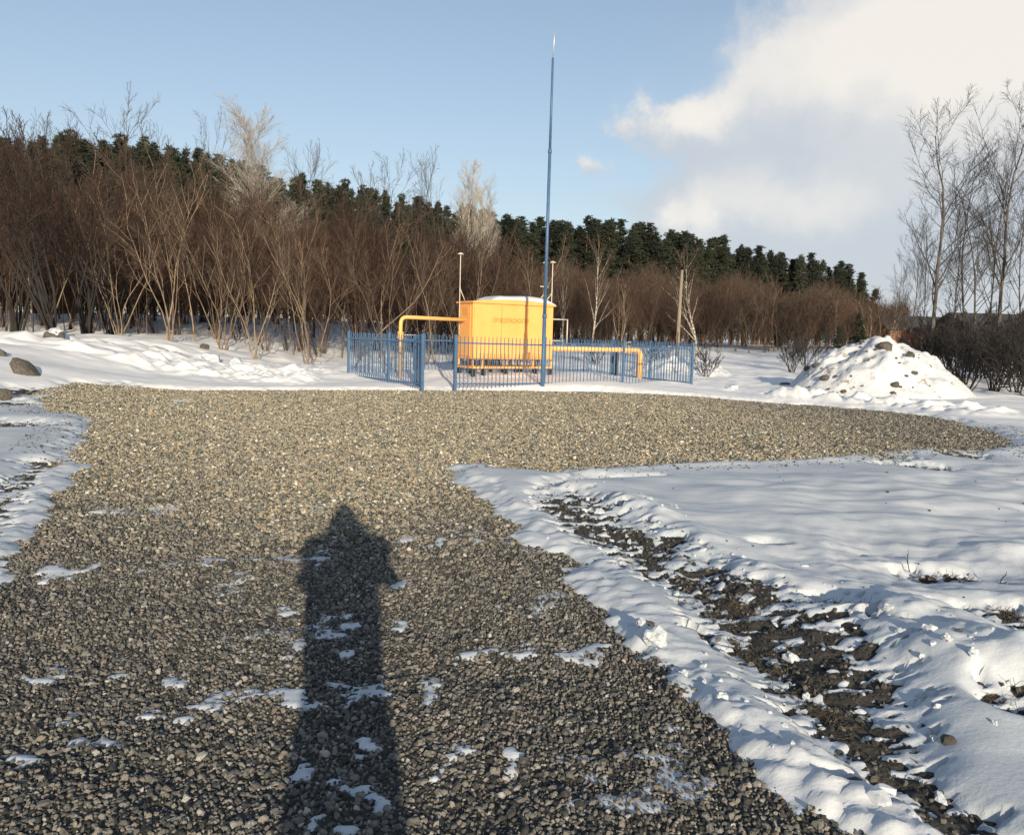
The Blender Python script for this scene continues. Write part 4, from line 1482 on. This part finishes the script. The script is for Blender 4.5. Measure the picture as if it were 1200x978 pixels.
def cabx(px, y_):
    """local x of the cabinet at which a vertical seen in the photo stands, for a given local depth"""
    r = ray(px, 380)
    k = r.x / r.y
    bx, by = FC + V2 * y_
    return float((bx - k * by) / (k * U2[1] - U2[0]))


vent(-.07, CW - .2, 1.5, 3.92, .18)
vent(CL + .12, .3, 1.4, 3.86, -.3)
vent(cabx(637, .6), .6, Z1 + .05, 3.86, -.3)
mb = MB()
mb.tube([(CL - .2, .5, 3.1), (CL + .12, .5, 3.1)], .016, 6)
mb.build('tie_bar', M['cream'], cab, True)
mb = MB()
mb.tube([(CL, .6, 2.08), (CL + 1.0, .6, 2.08)], .022, 8)
mb.tube([(CL + 1.0, .6, 2.10), (CL + 1.0, .6, 1.3)], .022, 8)
mb.tube([(CL, .6, 1.38), (CL + .85, .6, 1.38)], .022, 8)
mb.build('bypass_pipe', M['cream'], cab, True)


def bend(a_, c_, b_, r_=.25, n=8):
    a_, b_, c_ = map(np.array, (a_, b_, c_))
    da, db = (a_ - c_) / np.linalg.norm(a_ - c_), (b_ - c_) / np.linalg.norm(b_ - c_)
    p, q = c_ + da * r_, c_ + db * r_
    return [tuple(a_)] + [tuple((1 - t_) ** 2 * p + 2 * t_ * (1 - t_) * c_ + t_ * t_ * q) for t_ in np.linspace(0, 1, n)] + [tuple(b_)]


def flange(mb, p, ax, r_, th=.02):
    p, ax = np.array(p, float), np.array(ax, float)
    mb.tube([p - ax * th, p + ax * th], r_, 14)


# left supply pipe
gp1 = empty('gas_pipe', (FC[0], FC[1], 0), ANG, label='thin yellow gas pipe bending down from the left side of the cabinet', cat='pipe')
mb = MB()
mb.tube(bend((-.03, .45, 1.95), (-2.14, .45, 1.97), (-2.14, .45, .0), .2), .055, 14)
mb.build('tube', M['pipe_yellow'], gp1, True)
mb = MB()
for z in (1.50, 1.53, 1.36, 1.39):
    flange(mb, (-2.14, .45, z), (0, 0, 1), .095, .012)
mb.tube([(-2.14, .45, 1.39), (-2.14, .45, 1.445), (-2.14, .45, 1.5)], [.07, .085, .07], 12)
fl = mb.build('valve', M['pipe_yellow'], gp1, True)
mb = MB()
mb.tube([(-2.14, .38, 1.45), (-2.12, .3, 1.46), (-1.75, .28, 1.46)], .013, 6)
mb.build('handle', M['cream'], fl, True)
# right outlet pipe
gp2 = empty('gas_pipe', (FC[0], FC[1], 0), ANG, label='thick yellow gas pipe running right behind the pickets and turning down', cat='pipe')
mb = MB()
mb.tube(bend((CL + .003, .45, 1.13), (CL + 4.1, .45, 1.13), (CL + 4.1, .45, -.1), .24), .088, 16)
mb.build('tube', M['pipe_yellow'], gp2, True)
mb = MB()
for x_ in (CL + 3.3, CL + 3.34, CL + 3.52, CL + 3.56):
    flange(mb, (x_, .45, 1.13), (1, 0, 0), .14, .014)
mb.tube([(CL + 3.34, .45, 1.13), (CL + 3.43, .45, 1.13), (CL + 3.52, .45, 1.13)], [.1, .125, .1], 14)
vl = mb.build('valve', M['pipe_yellow'], gp2, True)
mb = MB()
mb.tube([(CL + 3.43, .45, 1.2), (CL + 3.43, .45, 1.38), (CL + 3.43, .2, 1.40)], .014, 6)
mb.build('handle', M['cream'], vl, True)
mb = MB()
mb.box((CL + 3.0, .41, .0), (CL + 3.07, .49, 1.04))
mb.build('support', M['black'], gp2)

# old grey post
p = at(793, 425, 44)
po = at(793.5, 316, 44)
z = hz(p.x, p.y)
op = empty('wooden_post', (p.x, p.y, z), 0, label='weathered grey wooden post standing in the snow beside the pale bushy tree', cat='post')
mb = MB()
mb.tube([(0, 0, -.3), (.0, 0, 2), (.05, 0, po.z - z)], [.12, .105, .075], 10)
mb.build('shaft', M['wood'], op, True)
mb = MB()
mb.tube([(-.0, -.13, .2), (.02, -.13, 1.8)], [.07, .06], 8)
mb.build('stub', M['wood'], op, True)


# ------------------------------------------------------------------ houses far right
def house(px0, px1, Y, wall_h, roof_h, mat_, label, depth=6.0, rz=0.0, ridge_x=True, wins=()):
    p0, p1 = at(px0, 400, Y), at(px1, 400, Y)
    Wd = (p1.x - p0.x)
    z = hz(p0.x, Y) - .1
    h_ = empty('house', (p0.x, Y, z), rz, label=label, cat='house')
    mb = MB()
    mb.box((0, 0, 0), (Wd, depth, wall_h))
    if not ridge_x:
        mb.add([(0, .001, wall_h), (Wd, .001, wall_h), (Wd / 2, .001, wall_h + roof_h - .05), (0, depth - .001, wall_h), (Wd, depth - .001, wall_h), (Wd / 2, depth - .001, wall_h + roof_h - .05)],
               T=[(0, 1, 2), (3, 5, 4)])
    mb.build('wall', M[mat_], h_)
    mb = MB()
    ov, th = .45, .12
    if ridge_x:
        a_ = [(-ov, -ov, wall_h - .12), (-ov, depth / 2, wall_h + roof_h), (-ov, depth + ov, wall_h - .12)]
        c_ = [(Wd + ov, q[1], q[2]) for q in a_]
    else:
        a_ = [(-ov, -ov, wall_h - .12), (Wd / 2, -ov, wall_h + roof_h), (Wd + ov, -ov, wall_h - .12)]
        c_ = [(q[0], depth + ov, q[2]) for q in a_]
    V = a_ + c_ + [(x_, y_, z_ + th) for x_, y_, z_ in a_ + c_]
    mb.add(V, Q=[(0, 1, 4, 3), (1, 2, 5, 4), (6, 9, 10, 7), (7, 10, 11, 8), (0, 3, 9, 6), (2, 8, 11, 5), (0, 6, 7, 1), (1, 7, 8, 2), (3, 4, 10, 9), (4, 5, 11, 10)])
    rf = mb.build('roof', M['house_roof'], h_)
    for (x_, z_, ww, hh) in wins:
        mb = MB()
        for (q0, q1) in (((x_, -.06, z_), (x_ + .1, -.003, z_ + hh)), ((x_ + ww - .1, -.06, z_), (x_ + ww, -.003, z_ + hh)), ((x_ + .1, -.06, z_), (x_ + ww - .1, -.003, z_ + .1)),
                         ((x_ + .1, -.06, z_ + hh - .1), (x_ + ww - .1, -.003, z_ + hh)), ((x_ + ww / 2 - .03, -.05, z_ + .1), (x_ + ww / 2 + .03, -.004, z_ + hh - .1))):
            mb.box(q0, q1)
        wn = mb.build('window', M['white'], h_)
        mb = MB()
        mb.box((x_ + .1, -.02, z_ + .1), (x_ + ww - .1, -.005, z_ + hh - .1))
        mb.build('pane', M['glass'], wn)
    return h_


house(1140, 1212, 62, 2.5, 1.1, 'house_dark', 'dark timber house behind the right hand trees with pale window frames', wins=[(.9, 1.2, 1.1, 1.2), (2.6, 1.2, 1.1, 1.2)])
house(1042, 1122, 70, 2.3, 1.0, 'house_red', 'low red-brown shed behind the snow pile with a sunlit wall', depth=4.5, wins=[(4.2, .9, .9, .8)])
house(1225, 1320, 75, 3.2, 2.4, 'house_red', 'red-brown gabled house just beyond the right edge of the photo', ridge_x=False, wins=[(1.5, 1.1, 1.2, 1.2), (4.5, 1.1, 1.2, 1.2)])

# dry stems and grass on the near snow
for i, (px, py, h_, lab) in enumerate([(1068, 665, .17, 'dry upright stem in the snow beside the grassy patch'), (1172, 680, .12, 'bent dry stem right of the grassy patch'), (975, 770, .06, 'short dry stub beside the heap of dark stones')]):
    p = ground(px, py)
    rg = np.random.default_rng(60 + i)
    P = path(rg, (0, 0, -.02), (.25 * (i - .5), .1, 1), h_, 6, .12, 0)
    R = np.linspace(.004, .002, 6)
    o = obj('dry_stem', pack('dry_stem', [([(P, R)], 5), (sub(rg, P, R, 3, .3, .4, .5, 6, .1, .05, .8, .002), 4)], M['bark_dark']))
    o.location = (p.x, p.y, hz(p.x, p.y))
    tag(o, lab, 'plant')
rg = np.random.default_rng(77)
Pn, Rn = [], []
for px, py, rx, ry in [(1105, 673, 55, 9), (1165, 722, 60, 13), (1185, 838, 45, 20), (985, 717, 30, 10), (830, 715, 70, 25), (870, 770, 50, 30), (940, 830, 40, 40)]:
    c = ground(px, py)
    for k in range(260 if py < 760 else 160):
        a_, q = rg.uniform(0, 6.28), math.sqrt(rg.random())
        x_, y_ = c.x + math.cos(a_) * q * rx * c.y / F, c.y + math.sin(a_) * q * ry * c.y ** 2 / (F * CAMH)
        g_, s_ = float(bil(np.array([x_]), np.array([y_]), Gh)[0]), hz(x_, y_)
        if s_ > g_ + .01:
            continue
        d = np.array((rg.normal(0, .9) + .5, rg.normal(0, .6), rg.uniform(.1, .5)))
        Pn.append(path(rg, (x_, y_, g_), d, rg.uniform(.03, .09), 4, .15, -.06))
        Rn.append(np.linspace(.0022, .0008, 4))
V, Q = tubes_np(np.array(Pn), np.array(Rn), 3)
tag(obj('dry_grass', npmesh('dry_grass', V, Q, True), None, M['grass']), 'flattened dry grass in the bare patches of soil', 'grass', kind='stuff')


# ------------------------------------------------------------------ the photographer, whose shadow falls on the gravel
def skin(name, verts, edges, radii, parent, mat_, lev=2, root=0):
    me = bpy.data.meshes.new(name)
    me.from_pydata(verts, edges, [])
    o = bpy.data.objects.new(name, me)
    COL.objects.link(o)
    sk = o.modifiers.new('skin', 'SKIN')
    sk.use_smooth_shade = True
    for i, r_ in enumerate(radii):
        sv = me.skin_vertices[0].data[i]
        sv.radius = r_ if isinstance(r_, tuple) else (r_, r_)
        sv.use_root = (i == root)
    ss = o.modifiers.new('sub', 'SUBSURF')
    ss.levels = ss.render_levels = lev
    dg = bpy.context.evaluated_depsgraph_get()
    m2 = bpy.data.meshes.new_from_object(o.evaluated_get(dg))
    bpy.data.objects.remove(o)
    m2.name = name
    return obj(name, m2, parent, mat_)


man = empty('person', (.085, -.42, 0), 0, label='person in a dark hooded coat holding a phone, whose long shadow falls on the gravel', cat='person')
# body, one continuous skin: pelvis root
bv = [(0, 0, .95), (0, 0, 1.15), (0, -.01, 1.36), (0, .01, 1.5), (0, .03, 1.62), (0, .02, 1.72),
      (.19, 0, 1.41), (.31, .1, 1.28), (.10, .33, 1.53), (.07, .37, 1.575),
      (-.19, 0, 1.41), (-.31, .1, 1.28), (-.14, .33, 1.53), (-.11, .37, 1.575),
      (.1, 0, .88), (.11, .02, .5), (.11, -.02, .1), (.12, .14, .04),
      (-.1, 0, .88), (-.11, .02, .5), (-.11, -.02, .1), (-.12, .14, .04)]
be = [(0, 1), (1, 2), (2, 3), (3, 4), (4, 5), (2, 6), (6, 7), (7, 8), (8, 9), (2, 10), (10, 11), (11, 12), (12, 13), (0, 14), (14, 15), (15, 16), (16, 17), (0, 18), (18, 19), (19, 20), (20, 21)]
br_ = [(.15, .11), (.145, .105), (.15, .1), .055, .088, .08, .065, .05, .036, .034, .065, .05, .036, .034, .09, .065, .045, .04, .09, .065, .045, .04]
bodyo = skin('body', bv, be, br_, man, M['skin'])
# fingers rooted in the palms
for sgn, hx in ((1, .07), (-1, -.11)):
    for k, (dz, ln) in enumerate(((.03, .075), (.012, .085), (-.006, .078), (-.024, .06))):
        x0 = hx - .0 * sgn
        skin('finger', [(x0, .375, 1.575 + dz), (x0 - sgn * .012, .40, 1.58 + dz), (x0 - sgn * .035, .405, 1.582 + dz), (x0 - sgn * ln * .75, .395, 1.582 + dz)],
             [(0, 1), (1, 2), (2, 3)], [.0095, .009, .0085, .007], bodyo, M['skin'], 1)
    skin('thumb', [(hx, .35, 1.56), (hx - sgn * .02, .345, 1.545), (hx - sgn * .045, .35, 1.55)], [(0, 1), (1, 2)], [.012, .011, .009], bodyo, M['skin'], 1)
cv = [(0, 0, .62), (0, 0, .9), (0, 0, 1.15), (0, -.01, 1.38), (0, .0, 1.5), (.2, 0, 1.53), (.28, .08, 1.485), (.13, .29, 1.52), (-.19, 0, 1.51), (-.285, .08, 1.45), (-.17, .29, 1.52)]
ce = [(0, 1), (1, 2), (2, 3), (3, 4), (3, 5), (5, 6), (6, 7), (3, 8), (8, 9), (9, 10)]
skin('coat', cv, ce, [(.22, .18), (.21, .17), (.2, .155), (.2, .14), .1, .12, .1, .055, .12, .1, .055], man, M['coat'], root=2)
skin('hood', [(0, -.03, 1.46), (0, -.02, 1.6), (0, -.03, 1.77), (0, -.05, 1.91)], [(0, 1), (1, 2), (2, 3)], [(.26, .17), (.2, .15), (.12, .12), .03], man, M['coat'])
for sx_ in (.11, -.11):
    skin('trouser_leg', [(sx_, 0, .92), (sx_, .015, .5), (sx_, -.015, .14)], [(0, 1), (1, 2)], [.115, .09, .075], man, M['trouser'])
    skin('boot', [(sx_, -.03, .2), (sx_, -.02, .07), (sx_, .08, .05), (sx_, .17, .045)], [(0, 1), (1, 2), (2, 3)], [.065, .06, .05, .042], man, M['black'])
# face
for sx_ in (.032, -.032):
    mb = MB()
    mb.tube([(sx_, .112, 1.665), (sx_, .122, 1.665)], [.013, .006], 8)
    mb.build('eye', M['black'], bodyo, True)
skin('nose', [(0, .1, 1.665), (0, .13, 1.635), (0, .11, 1.625)], [(0, 1), (1, 2)], [.01, .014, .012], bodyo, M['skin'], 1)
mb = MB()
mb.tube([(-.026, .108, 1.595), (0, .116, 1.592), (.026, .108, 1.595)], [.004, .007, .004], 6)
mb.build('mouth', M['house_red'], bodyo, True)
ph = empty('phone', (.04, -.035, 1.6), 0, label='dark phone held up in both hands of the person', cat='phone')
mb = MB()
mb.box((-.115, -.012, -.037), (.045, -.004, .037), .004)
mb.build('case', M['black'], ph)
mb = MB()
mb.box((-.108, -.0145, -.032), (.038, -.0125, .032))
mb.build('screen', M['glass'], ph)
